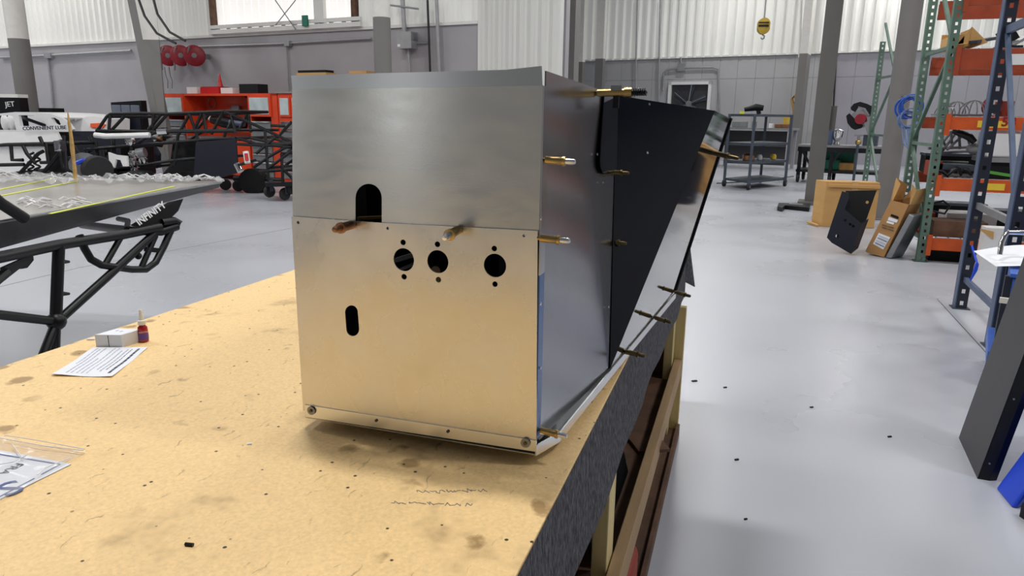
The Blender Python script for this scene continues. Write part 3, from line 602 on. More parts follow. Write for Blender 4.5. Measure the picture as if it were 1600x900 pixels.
mb = MB(); mb.box(D(94, 228, 12.4), (0.14, 0.12, 0.18)); mb.cyl(D(91, 226, 12.3), D(91, 234, 12.3), 0.05); mb.build('reservoir', 'chrome', ch1)
for x in (5, 100): p = D(x, 273, 12.9); mb = MB(); mb.bar(p, (p.x, p.y, 0), 0.12, 0.12); mb.build('stand_leg', 'black_matte', ch1)
# central chassis
b = G(260, 291)
ch = chassis('long black tube chassis with dark side panels in the middle left', [
    [(167, 182), (173, 178), (222, 177), (262, 178), (350, 174)], [(167, 182), (152, 204)], [(172, 180), (170, 205)], [(196, 180), (172, 206)], [(240, 178), (238, 200)], [(252, 178), (232, 203)], [(262, 178), (238, 205)],
    [(296, 178), (278, 212), (272, 260)], [(296, 178), (306, 206), (310, 222)], [(315, 178), (302, 206)], [(318, 178), (322, 208)], [(348, 176), (330, 210)], [(350, 174), (360, 178), (368, 208)],
    [(132, 234), (180, 230), (276, 222), (310, 219), (368, 216)], [(165, 265), (230, 257), (276, 250), (310, 247)], [(205, 228), (207, 275)], [(160, 268), (208, 279)], [(255, 275), (278, 248)], [(135, 232), (138, 270)], [(161, 236), (164, 268)],
    [(350, 174), (400, 196), (455, 222)], [(212, 226), (232, 212), (250, 204), (368, 204)], [(150, 204), (250, 206), (368, 205)]], 13.3, 1.1, 0.029, b, hid=(2, 3, 4, 6, 8, 11, 12, 13, 16, 17, 18, 20, 22),
    cross=((167, 182), (262, 178), (350, 174), (296, 178), (368, 216), (276, 222), (276, 250), (160, 268), (165, 265), (310, 247)))
def dpoly(parent, nm, pts, dep, m, th=0.03): mb = MB(); mb.plate([D(x, y, dep) for x, y in pts], th, (0, -1, 0)); return mb.build(nm, m, parent)
dpoly(ch, 'side_panel', [(306, 222), (368, 216), (372, 270), (340, 279), (302, 281)], 13.25, 'navy')
dpoly(ch, 'firewall_panel', [(108, 205), (230, 205), (250, 240), (250, 262), (120, 262)], 14.2, 'navy')
dpoly(ch, 'floor_panel', [(270, 224), (306, 222), (304, 281), (262, 281)], 13.7, 'black')
dpoly(ch, 'white_bracket', [(169, 238), (180, 242), (198, 244), (199, 260), (192, 260), (188, 250), (181, 249), (178, 262), (171, 258)], 13.15, 'white', 0.04)
mb = MB(); mb.tube([D(148, 211, 13.1), D(165, 213, 13.1), D(234, 211, 13.1)], 0.05, 8); mb.build('white_rail', 'white', ch, True)
mb = MB(); mb.tube([D(247, 206, 13.15), D(262, 205, 13.15)], 0.07, 8); mb.build('header_pipe', 'chrome', ch, True)
t = thing('engine_block', 'chromed engine with round pulleys mounted in the central chassis', 'engine', (D(213, 281, 13.6).x, D(213, 281, 13.6).y, D(213, 279, 13.6).z))
mb = MB(); mb.box(D(216, 250, 13.75), (0.36, 0.5, 0.56)); mb.build('block', 'black', t, bevel=0.03)
for px, py, r in ((203, 221, 0.085), (207, 240, 0.06), (213, 243, 0.055), (207, 250, 0.05), (212, 257, 0.07), (224, 251, 0.07), (210, 266, 0.045), (205, 257, 0.04)):
    c = D(px, py, 13.3); mb = MB(); mb.lathe([(0.01, -0.05), (r, -0.04), (r, 0.04), (0.01, 0.05)], c, 16, (0.15, -1, 0)); mb.build('pulley', 'chrome', t, True)
mb = MB(); mb.cyl(D(214, 240, 13.35), D(227, 238, 13.35), 0.09); mb.build('alternator', 'steel', t, True)
mb = MB(); mb.lathe([(0.02, -0.12), (0.2, -0.1), (0.26, 0), (0.2, 0.1), (0.02, 0.12)], D(219, 276, 13.2), 16, (0, 0, 1)); mb.build('oil_pan', 'black', t, True)
for px, py, mm in ((238, 213, 'steel'), (246, 216, 'copper'), (255, 215, 'black'), (262, 219, 'steel'), (243, 224, 'black')):
    mb = MB(); mb.cyl(D(px, py, 13.6), D(px+10, py+2, 13.6), 0.055); mb.build('fitting', mm, t, True)
wheel(D(152, 265, 12.8), 0.25, 0.3, (0.9, -0.5, 0), 'dark tyre with pale hub right of the wooden stick', rim='steel')
t = thing('brake_hub', 'brake hub with blue arc beside the wooden stick', 'hub', G(138, 285))
mb = MB(); mb.lathe([(0.06, -0.03), (0.27, -0.03), (0.27, 0.03), (0.06, 0.03)], D(132, 262, 12.9), 22, (0.5, -1, 0.1)); mb.build('disc', 'steel', t, True)
mb = MB(); mb.tube([D(120, 255, 12.7), D(130, 251, 12.7), D(140, 251, 12.7), D(147, 255, 12.7)], 0.04, 6); mb.build('blue_arc', 'blue_bright', t, True)
p = D(132, 262, 12.9); mb = MB(); mb.cyl((p.x, p.y, p.z), (p.x, p.y, 0), 0.04); mb.build('stand', 'black_matte', t)
for px in (190, 300): p = D(px, 279, 13.5); mb = MB(); mb.bar((p.x, p.y, D(px, 268, 13.5).z), (p.x, p.y, 0), 0.3, 0.2); mb.build('stand_leg', 'black_matte', ch)
# rear frame on casters
b = G(420, 306)
rf = chassis('black rear tube frame on a caster cart beside the orange cabinets', [
    [(372, 216), (400, 225), (455, 230)], [(416, 225), (418, 262), (420, 284)], [(414, 206), (416, 225)], [(436, 212), (456, 190)], [(423, 196), (445, 197)], [(420, 262), (456, 236)], [(396, 262), (420, 245), (450, 228)], [(405, 268), (440, 266), (460, 264)], [(440, 240), (442, 286)], [(440, 262), (460, 282)], [(370, 225), (416, 228), (455, 225)], [(390, 215), (420, 222)], [(400, 250), (372, 258)], [(430, 215), (400, 240)]], 12.4, 0.7, 0.026, b, hid=(2, 3, 5, 7, 9, 11, 12), cross=((416, 225), (455, 230), (420, 262), (440, 240)))
mb = MB(); mb.plate([D(414, 286, 12.2), D(470, 284, 12.2), D(470, 284, 13.0), D(414, 283, 13.0)], 0.07, (0, 0, 1)); mb.build('cart_deck', 'black', rf)
for px, py in ((421, 299), (445, 303), (455, 294)):
    c = D(px, py, 12.4); ct = MB(); ct.lathe([(0.03, -0.035), (0.1, -0.035), (0.11, 0), (0.1, 0.035), (0.03, 0.035)], c, 18, (1, -0.2, 0)); ct.build('caster_wheel', 'rubber', rf, True)
    mb = MB(); mb.bar(c+Vector((0.05, 0, 0)), c+Vector((0.05, 0, 0.2)), 0.02, 0.08); mb.build('caster_fork', 'dark_steel', rf)
mb = MB(); mb.cyl(D(384, 237, 12.3), D(387, 255, 12.3), 0.05); mb.build('shock_absorber', 'white', rf, True)
mb = MB(); mb.cyl(D(384.5, 240, 12.22), D(386, 251, 12.22), 0.03); mb.build('red_stripe', 'red', rf, True)
mb = MB(); mb.cyl(D(370, 256, 12.5), D(376, 268, 12.5), 0.06); mb.build('exhaust_tip', 'chrome', rf, True)
for i, (px, py, R, lb) in enumerate(((353, 290, 0.11, 'left small caster wheel under the dark side panel'), (373, 292, 0.11, 'right small caster wheel under the dark side panel'))):
    wheel(G(px, py+7)+Vector((0, 0, R)), R, 0.06, (0.6, -1, 0), lb, 'small caster wheels under the chassis', rim='dark_steel')
t = thing('axle_assembly', 'dark rear axle housing with cogs on the floor by the frame', 'axle', G(402, 300))
c = G(402, 300)+Vector((0, 0, 0.24))
mb = MB(); mb.ball(c, 0.22, 16, (1.1, 0.9, 1)); mb.build('housing', 'black_matte', t, True)
mb = MB(); mb.lathe([(0.05, -0.04), (0.25, -0.03), (0.25, 0.03), (0.05, 0.04)], c+Vector((0.05, -0.2, -0.02)), 18, (0.2, -1, 0)); mb.build('ring_gear', 'black_matte', t, True)
mb = MB(); mb.cyl(c+Vector((-0.5, 0, 0)), c+Vector((0.6, 0, 0)), 0.06); mb.build('axle_tube', 'black', t, True)
mb = MB(); mb.cyl((c.x, c.y, 0.0), (c.x, c.y, 0.1), 0.15, 0.1); mb.build('foot', 'black_matte', t)
# ------------------------------------------------------------------ near left: buggy frame with roof panel
zp = 1.05
P_tip = on_z(346, 285, zp); P_b0 = on_z(0, 276, zp); P_f0 = on_z(0, 347, zp)
dirb = (P_b0-P_tip); dirf = (P_f0-P_tip)
pb = P_tip+dirb*1.25; pf = P_tip+dirf*1.35
t = thing('roof_panel', 'large grey carbon roof panel with dark folded edge at left', 'panel', ((P_tip+P_f0)/2).to_tuple())
mb = MB(); mb.plate([P_tip, pf, pb], -0.006, (0, 0, 1)); mb.plate([P_tip, pf, pb], 0.006, (0, 0, 1)); mb.build('sheet', 'carbon', t)
fn = Vector((dirf.y, -dirf.x, 0)).normalized()
if fn.y > 0: fn = -fn
q0 = P_tip+Vector((0, 0, -0.012)); q1 = pf
mb = MB(); bot_t = P_tip+Vector((0, 0, -0.035)); bot_f = on_y(0, 402, P_f0.y)+(pf-P_f0)
mb.plate([P_tip+fn*0.004, pf+fn*0.004, bot_f+fn*0.03, bot_t+fn*0.02], 0.008); mb.build('folded_edge', 'charcoal', t)
mb = MB(); mb.tube([P_tip+Vector((0, 0, 0.003)), pf+Vector((0, 0, 0.003))], 0.007, 6); mb.build('edge_bead', 'steel', t)
for a, b, wd in (((0, 306), (122, 283), 0.018), ((-5, 297), (84, 279), 0.016), ((78, 334), (272, 291), 0.016)):
    p, q = on_z(*a, zp+0.008), on_z(*b, zp+0.008); mb = MB(); mb.bar(p, q, wd, 0.002); mb.build('yellow_tape', 'lime', t)
# crumpled clear film along the back edge
t2 = thing('clear_film', 'crumpled clear plastic film along the panel back edge', 'film', on_z(150, 282, zp).to_tuple())
mb = MB(); n = 60; rows = 5
vs = []; fs = []
for i in range(n+1):
    f_ = i/n; e0 = P_tip+(P_b0-P_tip)*(f_*1.05)
    for j in range(rows+1):
        q = e0+(P_f0-P_b0)*(j/rows)*(0.05+0.28*f_)*(0.7+0.5*random.random()); vs.append((q.x, q.y, zp+0.012+random.random()*0.035))
for i in range(n):
    for j in range(rows): k = i*(rows+1)+j; fs.append((k, k+1, k+rows+2, k+rows+1))
mb.add(vs, fs); mb.build('film_sheet', 'shrink', t2)
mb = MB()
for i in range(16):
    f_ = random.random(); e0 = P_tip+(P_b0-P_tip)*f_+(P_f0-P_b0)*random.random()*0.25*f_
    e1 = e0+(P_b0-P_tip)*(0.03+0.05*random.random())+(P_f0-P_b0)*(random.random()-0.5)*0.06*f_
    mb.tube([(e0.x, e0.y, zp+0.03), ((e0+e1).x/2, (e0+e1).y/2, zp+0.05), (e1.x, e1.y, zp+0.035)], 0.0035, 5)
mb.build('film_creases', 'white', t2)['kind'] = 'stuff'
# patches of film in the middle
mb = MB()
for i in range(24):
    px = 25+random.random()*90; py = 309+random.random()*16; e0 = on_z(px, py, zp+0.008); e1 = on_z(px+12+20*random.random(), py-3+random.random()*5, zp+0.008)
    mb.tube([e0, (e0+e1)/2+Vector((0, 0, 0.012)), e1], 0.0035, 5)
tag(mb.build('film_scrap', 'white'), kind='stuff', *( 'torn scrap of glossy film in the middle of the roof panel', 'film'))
p0 = on_z(117, 279, zp+0.03); t2 = None
mb = MB(); pr = [(117.5, 281), (117, 268), (115, 250), (113, 232), (111, 212), (108, 192), (106, 176)]; dp = (p0-CAMC).dot(Vector((_X.z, _Y.z, _Z.z)))
mb.tube([D(x, y, dp) for x, y in pr], [0.010, 0.012, 0.010, 0.013, 0.010, 0.009, 0.003], 8); tag(mb.build('wooden_stick', 'bamboo', None, True), 'thin wooden stick standing at the panel back edge', 'stick')
# tube frame under the panel
t = thing('buggy_frame', 'black welded tube frame under the roof panel at left', 'frame', (D(80, 540, 3.2).x, D(80, 540, 3.2).y, 0))
def DD(px, py): return D(px, py, 2.85+px*0.0035)
def tb(run, r=0.022, nm='frame_tube', m='black'):
    pts = [DD(x, y) for x, y in run]; mb = MB(); mb.tube(pts, r, 12); return mb.build(nm, m, t, True)
tb([(-60, 412), (0, 402), (90, 383), (190, 367), (250, 355)], 0.024); tb([(92, 383), (90, 430), (87, 504)], 0.025)
tb([(240, 366), (165, 435), (87, 505), (66, 560)], 0.021); tb([(-60, 488), (0, 492), (85, 502)], 0.02); tb([(86, 500), (84, 560)], 0.024)
tb([(87, 500), (70, 620), (60, 690)], 0.022)
tb([(124, 368), (132, 388), (142, 405), (158, 414), (205, 421), (228, 421), (243, 410), (256, 385), (268, 358)], 0.018, 'bumper_loop')
tb([(188, 372), (164, 414)], 0.015, 'bumper_bar'); tb([(243, 368), (220, 420)], 0.015, 'bumper_bar')
mb = MB(); mb.tube([D(128, 351, 4.1), DD(200, 360), DD(252, 362), DD(276, 354), DD(279, 348), DD(272, 345), DD(252, 348)], 0.022, 12); mb.build('hoop', 'black', t, True); mb = MB(); mb.tube([D(185, 342, 3.9), D(200, 345, 3.8), DD(198, 358)], 0.014, 10); mb.build('frame_tube', 'black', t, True)
tb([(-20, 300), (0, 317), (38, 341)], 0.024)
mb = MB(); mb.ball(DD(88, 502), 0.042); mb.build('weld_knuckle', 'black', t, True)
for y in (409, 459): mb = MB(); mb.tube([DD(95, y), DD(108, y)], [0.012, 0.006], 8); mb.build('tab_pin', 'black', t, True)
mb = MB(); mb.plate([DD(x, y) for x, y in ((0, 418), (45, 398), (46, 408), (36, 420), (24, 421), (10, 432), (0, 440))], 0.02, (0, -1, 0)); mb.build('bracket', 'black', t)
mb = MB(); mb.tube([DD(-10, 442), DD(10, 425)], 0.02, 8); mb.build('frame_tube', 'black', t)
mb = MB(); mb.plate([DD(x, y) for x, y in ((203, 352), (232, 335), (262, 316), (284, 311), (276, 330), (262, 344), (246, 353), (222, 358))], 0.012, (0, -1, 0)); mb.build('name_plate', 'black', t)
q0 = D(217, 353, 2.83+217*0.0035); q1 = D(268, 317, 2.83+268*0.0035)
text('lettering', 'INFINITY', q0, q1-q0, (-0.35, 0, 1), 0.05, 'white', t, 0.003, 0.001)
mb = MB(); mb.bar(DD(227, 389), DD(252, 392), 0.02, 0.025); mb.ball(DD(216, 400), 0.018); mb.build('gusset', 'black', t)
# ------------------------------------------------------------------ the bench
X0, X1, Y0, Y1, ZT = -1.632, -0.243, -0.45, 3.55, 0.909
bench = thing('work_bench', 'long timber work bench with a tan particle board top', 'work bench', ((X0+X1)/2, (Y0+Y1)/2, 0))
MB().bb(X0, X1, Y0, Y1, ZT-0.02, ZT).build('bench_top', 'top', bench, bevel=0.001)
mb = MB(); n = 26; zb = ZT-0.246
vs = []; fs = []
for i in range(n+1):
    y = Y0+(Y1-Y0)*i/n; e = 0.004*math.sin(i*1.7)+0.003*math.sin(i*0.6)
    vs += [(X1+0.001, y, ZT-0.004), (X1+0.006+e, y, zb-0.03*max(0, y-1.9)/1.6), (X1-0.004+e, y, zb-0.03*max(0, y-1.9)/1.6), (X1-0.01, y, ZT-0.022)]
for i in range(n):
    for j in range(4): k = i*4; fs.append((k+j, k+4+j, k+4+(j+1) % 4, k+(j+1) % 4))
mb.add(vs, fs); mb.build('carpet_skirt', 'felt', bench)
mb = MB(); mb.bb(X0, X1, Y1, Y1+0.008, ZT-0.25, ZT-0.003); mb.bb(X0-0.008, X0, Y0, Y1, ZT-0.25, ZT-0.022); mb.build('far_carpet_skirt', 'felt', bench)
mb = MB(); mb.plate([(X1+0.004, Y1-0.02, ZT-0.01), (X1+0.006, Y1-0.02, ZT-0.2), (X1+0.05, Y1+0.06, ZT-0.24), (X1+0.012, Y1+0.03, ZT-0.02)], 0.004); mb.build('carpet_corner', 'felt', bench)
for y in (-0.38, 1.62, 3.24):
    for x in (X1-0.026, X0+0.05):
        mb = MB(); mb.bb(x-0.02, x+0.02, y-0.045, y+0.045, 0.028, ZT-0.02); mb.build('leg', 'wood_post', bench, bevel=0.003)
    mb = MB(); mb.bb(X0+0.095, X1-0.115, y-0.02, y+0.02, 0.03, 0.12); mb.build('cross_rail', 'wood', bench)
    mb = MB(); mb.bb(X0+0.095, X1-0.115, y-0.02, y+0.02, ZT-0.11, ZT-0.022); mb.build('cross_rail', 'wood', bench)
MB().bb(X1-0.04, X1+0.036, 3.29, 3.33, 0, ZT-0.27).build('leg', 'wood_post', bench, bevel=0.003)
mb = MB(); mb.bb(X1-0.003, X1+0.032, Y0+0.05, 3.29, 0.295, 0.385); mb.build('side_rail', 'wood', bench, bevel=0.003)
mb = MB(); mb.bb(X0-0.035, X0+0.003, Y0+0.05, 3.29, 0.295, 0.385); mb.build('side_rail', 'wood', bench, bevel=0.003)
mb = MB(); mb.bb(X0+0.0, X1-0.004, Y0+0.05, 3.28, 0.29, 0.31)
mb.build('middle_shelf', 'board', bench)
mb = MB(); mb.bb(X0, X1+0.03, Y0+0.05, 3.29, 0.0, 0.028); mb.build('bottom_shelf', 'board', bench)
mb = MB(); mb.bb(X1+0.03, X1+0.045, Y0+0.05, 3.29, 0.0, 0.055); mb.build('shelf_edging', 'board', bench)
mb = MB(); mb.bb(X0, X0+0.02, Y0, Y1, 0.39, ZT-0.03); mb.build('back_board', 'board', bench)
mb = MB(); mb.bb(X0+0.03, X1-0.045, 3.292, 3.306, 0.03, ZT-0.03); mb.build('end_board', 'board', bench)
for r_, (xa, ya, xb) in enumerate(((650, 768, 760), (612, 786, 740))):   # two lines of faded pencil scribble
    mb = MB(); pts = [on_z(xa+(xb-xa)*i/40, ya+(4*r_-2)*i/40+random.uniform(-3.2, 3.2)*(0.3+0.7*abs(math.sin(i*0.37+r_))), ZT+0.0004) for i in range(41)]; pts = [p_+Vector((random.uniform(-0.003, 0.003), 0, 0)) for p_ in pts]
    for i in range(40):
        if i % 9 != 7: mb.bar(pts[i], pts[i+1], 0.0011, 0.0004)
    mb.build('pencil_scribble', 'hose_grey', bench)['kind'] = 'stuff'
# things kept on the bench shelves
mb = MB(); mb.box((-0.34, 1.95, 0.48), (0.012, 0.55, 0.33), m=Matrix.Rotation(-0.25, 3, 'Y')); tag(mb.build('dark_sheet', 'black'), 'dark sheet metal offcut leaning on the middle bench shelf', 'sheet metal')
mb = MB(); mb.box((-0.30, 2.55, 0.3165), (0.12, 0.3, 0.012), 0.5); tag(mb.build('board_offcut', 'board'), 'small brown board offcut lying flat on the bench shelf', 'offcut')
p = on_z(985, 880, 0.2)
t = thing('orange_case', 'orange plastic case standing on the bottom bench shelf', 'case', (p.x, p.y, 0.028))
a = on_x(997, 862, -0.205)
mb = MB(); mb.bb(-0.31, -0.214, 1.55, 1.98, 0.028, 0.215); mb.build('case_body', 'orange_pl', t, bevel=0.02)
mb = MB(); mb.tube([(-0.262, 1.68, 0.212), (-0.262, 1.69, 0.24), (-0.262, 1.82, 0.24), (-0.262, 1.83, 0.212)], 0.008); mb.build('case_handle', 'orange_pl', t, True)
# ------------------------------------------------------------------ the sheet metal box
YF = 1.09
def fz(px, py, y=YF): p = on_y(px, py, y); return (p.x, p.z)
box = thing('sheet_metal_duct', 'large unfinished aluminium box with flared black rear on the bench', 'sheet metal box', (-0.54, 1.5, ZT))
def hole(px, py, rx, rz, n=24): c = fz(px, py); e = fz(px+rx, py); g = fz(px, py-rz); return circ(c[0], c[1], e[0]-c[0], g[1]-c[1], n)
def flatY(y): return lambda c: Vector((c[0], y+c[2], c[1]))
th = 0.0025
arch = [fz(556, 350), fz(556, 309)]
for i in range(13):
    a_ = math.pi*(1-i/12); arch.append(fz(576.5+20.5*math.cos(a_), 309-22*math.sin(a_)))
arch += [fz(597, 350)]
upper_out = [fz(458, 350), fz(458, 338), fz(457, 139), fz(848.5, 133), fz(842.5, 370)]
# arch is a notch open into the overlap behind the lower panel
poly_sheet('upper_front_panel', upper_out, [arch], flatY(YF), th, 'alu', box)
lower_out = [fz(476, 640), fz(458, 337.5), fz(560, 345), fz(597, 347.5), fz(841.5, 360), fz(839, 700)]
slot = []
for i in range(13): a_ = math.pi*(1-i/12); slot.append(fz(551.5+10*math.cos(a_), 487-11*math.sin(a_)))
for i in range(13): a_ = -math.pi*i/12; slot.append(fz(553.5+10*math.cos(a_), 513-11*math.sin(a_)))
holes = [slot, hole(633, 405, 16, 18), hole(686, 408, 16.5, 18), hole(775, 414, 17.5, 18.5)]
holes += [hole(px, py, 4.2, 4.5, 12) for px, py in ((632, 378), (633.5, 431.5), (685.5, 381), (687, 436), (774, 387.5), (775, 443))]
holes += [hole(px, py, 2.2, 2.4, 10) for px, py in ((468.5, 347), (608, 356), (820, 367.5))]
poly_sheet('lower_front_panel', lower_out, holes, flatY(YF-0.004), th, 'alu_dirty', box)
def P3(px, py, y): return on_y(px, py, y)
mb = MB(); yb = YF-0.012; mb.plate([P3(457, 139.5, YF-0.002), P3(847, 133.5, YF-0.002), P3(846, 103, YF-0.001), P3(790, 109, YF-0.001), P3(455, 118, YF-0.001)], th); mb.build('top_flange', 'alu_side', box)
xR = -0.3065
# front right return flange: plain above the seam, blue film below
for y0, y1, mm, nm in ((134, 430, 'alu_side', 'corner_flange'), (430, 688, 'film', 'corner_flange_film')):
    a0 = fz(840, y0); b0 = fz(838, y1); mb = MB()
    mb.plate([(xR+0.002, YF-0.002, b0[1]), (xR+0.002, YF+0.026, b0[1]), (xR+0.002, YF+0.026, a0[1]), (xR+0.002, YF-0.002, a0[1])], 0.0025, (1, 0, 0)); mb.build(nm, mm, box)
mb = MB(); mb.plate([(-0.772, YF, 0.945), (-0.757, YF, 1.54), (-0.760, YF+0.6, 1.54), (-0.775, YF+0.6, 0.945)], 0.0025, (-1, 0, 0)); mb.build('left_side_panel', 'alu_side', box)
S1 = Vector((-0.3085, 1.112, 1.569)); S2 = Vector((-0.3045, 1.112, 0.945))
S3 = on_z(952, 577, 0.945); S4 = on_x(963, 149, -0.3085)
def patch(a, b, c, d, n=10, th=0.0025):   # a..d corners of a slightly twisted sheet
    vs = [a*(1-i/n)*(1-j/n)+b*(i/n)*(1-j/n)+c*(i/n)*(j/n)+d*(1-i/n)*(j/n) for i in range(n+1) for j in range(n+1)]
    nr = (b-a).cross(d-a).normalized(); nr = nr if nr.x > 0 else -nr
    k = len(vs); vs += [v-nr*th for v in vs]; fs = []
    for i in range(n):
        for j in range(n): q = i*(n+1)+j; f = (q, q+n+1, q+n+2, q+1); fs += [f, tuple(x+k for x in reversed(f))]
    rim = [i*(n+1) for i in range(n+1)]+[n*(n+1)+j for j in range(1, n+1)]+[i*(n+1)+n for i in range(n-1, -1, -1)]+[j for j in range(n-1, 0, -1)]
    fs += [(rim[i], rim[(i+1) % len(rim)], rim[(i+1) % len(rim)]+k, rim[i]+k) for i in range(len(rim))]
    return MB().add(vs, fs)
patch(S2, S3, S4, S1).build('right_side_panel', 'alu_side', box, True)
# black tab lapping over the side panel, rounded lower corner
nS = (S3-S4).cross(S1-S4).normalized(); nS = nS if nS.x > 0 else -nS
def on_side(px, py, off=0.003): r = ray(px, py); return CAMC+r*((S4+nS*off-CAMC).dot(nS)/r.dot(nS))
tabp = [on_side(*q_, 0.005) for q_ in ((945, 142), (966, 149), (963.5, 268), (950, 272), (943, 270), (939.5, 262), (938, 250), (941, 200))]
mb = MB(); mb.plate(tabp, 0.002, nS); mb.build('lap_tab', 'gloss_black', box)
A1 = S4+Vector((0.001, 0, 0)); A2 = on_y(1117, 173, 2.02); A3 = S3+Vector((0.002, -0.002, 0))
B1 = on_y(1142, 185, 2.5); B2 = on_z(1054, 457, 0.945)
mb = MB(); mb.plate([A3, A2, A1], 0.0025); mb.build('flare_panel', 'gloss_black', box)
patch(A3, B2, B1, A2).build('flare_return', 'mirror_black', box, True)
mb = MB(); mb.tube([B2+Vector((0.002, 0, 0)), B1+Vector((0.002, 0, 0))], 0.004, 6); mb.build('rear_edge', 'black', box)
# rear and far side of the hopper
BL1 = Vector((-0.95, B1.y, B1.z)); BL2 = Vector((-0.80, B2.y, 0.945)); AL1 = Vector((-0.76, A1.y, 1.55)); AL3 = Vector((-0.775, A3.y, 0.945))
mb = MB(); mb.plate([B2, BL2, BL1, B1], 0.003); mb.build('rear_panel', 'gloss_black', box)
mb = MB(); mb.plate([AL3, BL2, BL1, AL1], 0.003); mb.build('far_flare_panel', 'gloss_black', box)
mb = MB(); mb.plate([(-0.755, 1.27, 0.95), (-0.315, 1.27, 0.95), (-0.315, 1.27, 1.535), (-0.755, 1.27, 1.535)], 0.003, (0, -1, 0)); mb.build('inner_panel', 'gloss_black', box)
q = fz(571, 320, 1.2)[0]
mb = MB(); mb.plate([(q-0.14, 1.2, 0.95), (q, 1.2, 0.95), (q, 1.2, 1.52), (q-0.14, 1.2, 1.52)], 0.003, (0, -1, 0)); mb.build('inner_panel', 'black', box)
q = fz(777, 420, 1.2)[0]; mb = MB(); mb.plate([(q, 1.21, 1.15), (q+0.05, 1.21, 1.15), (q+0.05, 1.21, 1.4), (q, 1.21, 1.4)], 0.003, (0, -1, 0)); mb.build('inner_panel', 'black', box)
a = P3(618, 425, 1.18); b = P3(652, 410, 1.18); mb = MB(); mb.bar(a, b, 0.02, 0.006); mb.bar(P3(620, 406, 1.16), P3(650, 397, 1.16), 0.02, 0.008); mb.build('inner_bracket', 'alu_bright', box)
mb = MB(); a = P3(560, 341, 1.15); b = P3(605, 339, 1.15); mb.bar(a, b, 0.01, 0.005); mb.build('inner_rod', 'brass', box)
# tray: lip running round the foot
zl0, zl1 = 0.928, 0.9475
FL = on_y(476, 651, 1.083); FR = on_y(838, 706, 1.083)
path = [Vector((FR.x, 1.083, 0)), on_z(876, 673, 0.9495), on_z(953, 578, 0.946)+Vector((0.003, -0.003, 0)), on_z(1055, 457, 0.946)+Vector((0.003, 0.0, 0))]
lip = MB(); lip.plate([FL, FR, on_y(838, 688.5, 1.083), on_y(476, 632.5, 1.083)], 0.0025, (0, -1, 0)); lip.build('front_lip', 'alu_bright', box)
lip = MB()
for a, b in zip(path[:-1], path[1:]):
    lip.plate([(a.x, a.y, zl0), (b.x, b.y, zl0), (b.x, b.y, zl1), (a.x, a.y, zl1)], 0.0025)
lip.build('side_lip', 'alu_bright', box)
mb = MB(); pp = [(FL.x, 1.085), (FR.x-0.001, 1.085)]+[(q.x-0.002, q.y) for q in path[1:]]+[(-0.80, path[-1].y)]
mb.plate([(x, y, zl0+0.002) for x, y in pp], 0.002, (0, 0, 1)); mb.build('tray_bottom', 'alu_side', box)
MB().bb(-0.74, -0.34, 1.24, 2.2, ZT, zl0-0.0005).build('sunk_pan', 'alu_bright', box)
for px, py in ((486.5, 641.5), (821, 692)):
    c = on_y(px, py, 1.0815); mb = MB(); mb.lathe([(0.003, 0), (0.0085, 0), (0.0085, 0.0015), (0.003, 0.0015)], c, 18, (0, -1, 0)); ws = mb.build('washer', 'steel', box)
    mb = MB(); mb.cyl(c, c+Vector((0, -0.004, 0)), 0.003, n=10); mb.build('stud', 'dark_brass', ws)
for px, py in ((588, 657), (700, 674)): c = on_y(px, py, 1.0825); mb = MB(); mb.cyl(c, c+Vector((0, -0.0015, 0)), 0.0028, n=10); mb.build('rivet', 'charcoal', box)
for px, py in ((845, 342), (844, 475), (844, 575)): c = on_x(px, py, xR+0.003); mb = MB(); mb.cyl(c, c+Vector((0.0015, 0, 0)), 0.0028, n=10); mb.build('rivet', 'chrome', box)
for px, py in ((933, 241), (942, 285), (951, 480)): c = on_side(px, py, 0.001); mb = MB(); mb.cyl(c, c+Vector((0.002, 0, 0)), 0.0025, n=10); mb.build('rivet', 'chrome', box)
nA = (A2-A3).cross(A1-A3).normalized()
if nA.x < 0: nA = -nA
for px, py in ((1014, 163), (1011, 239), (949, 150)):
    r = ray(px, py); c = CAMC+r*((A3-CAMC).dot(nA)/r.dot(nA)); mb = MB(); mb.cyl(c, c+nA*0.002, 0.0032, n=10); mb.build('rivet', 'chrome', box)
# cleco fasteners: body along local +Z
def make_cleco(name, label):
    t = thing(name, label, 'fastener', (0, 0, 0), 0, None)
    mb = MB(); mb.lathe([(0.0024, -0.004), (0.0035, 0.0), (0.0062, 0.002), (0.0062, 0.028), (0.0055, 0.029)], (0, 0, 0), 16); mb.build('barrel', 'brass', t, True, local=True)
    mb = MB(); mb.lathe([(0.0055, 0.029), (0.0078, 0.0295), (0.0078, 0.034), (0.0055, 0.0345)], (0, 0, 0), 16); mb.build('collar', 'brass', t, True, local=True)
    mb = MB(); mb.lathe([(0.0048, 0.0345), (0.0048, 0.046), (0.0035, 0.05), (0.001, 0.051)], (0, 0, 0), 14); mb.build('plunger', 'alu_bright', t, True, local=True); return t
cl0 = None
def cleco(p, dr, label, dark=None, sc=1.0):
    global cl0
    dr = Vector(dr).normalized(); q = Vector((0, 0, 1)).rotation_difference(dr).to_euler()
    if cl0 is None: cl0 = make_cleco('cleco_fastener', label); o = cl0; o.location = p; o.rotation_euler = q
    else: o = dup(cl0, p, label, q)
    o['group'] = 'temporary fasteners in the metal box'; o.scale = (min(sc, 1.25), min(sc, 1.25), sc)
    if dark:
        for ch in list(o.children):
            me = ch.data.copy(); me.materials[0] = M[dark]; ch.data = me
    return o
cleco(on_x(851, 250, xR+0.003), (1, -0.02, -0.03), 'brass fastener sticking out of the box corner, topmost of three')
cleco(on_x(843, 372, xR+0.003), (1, -0.02, -0.03), 'brass fastener at the box corner just beside the panel seam')
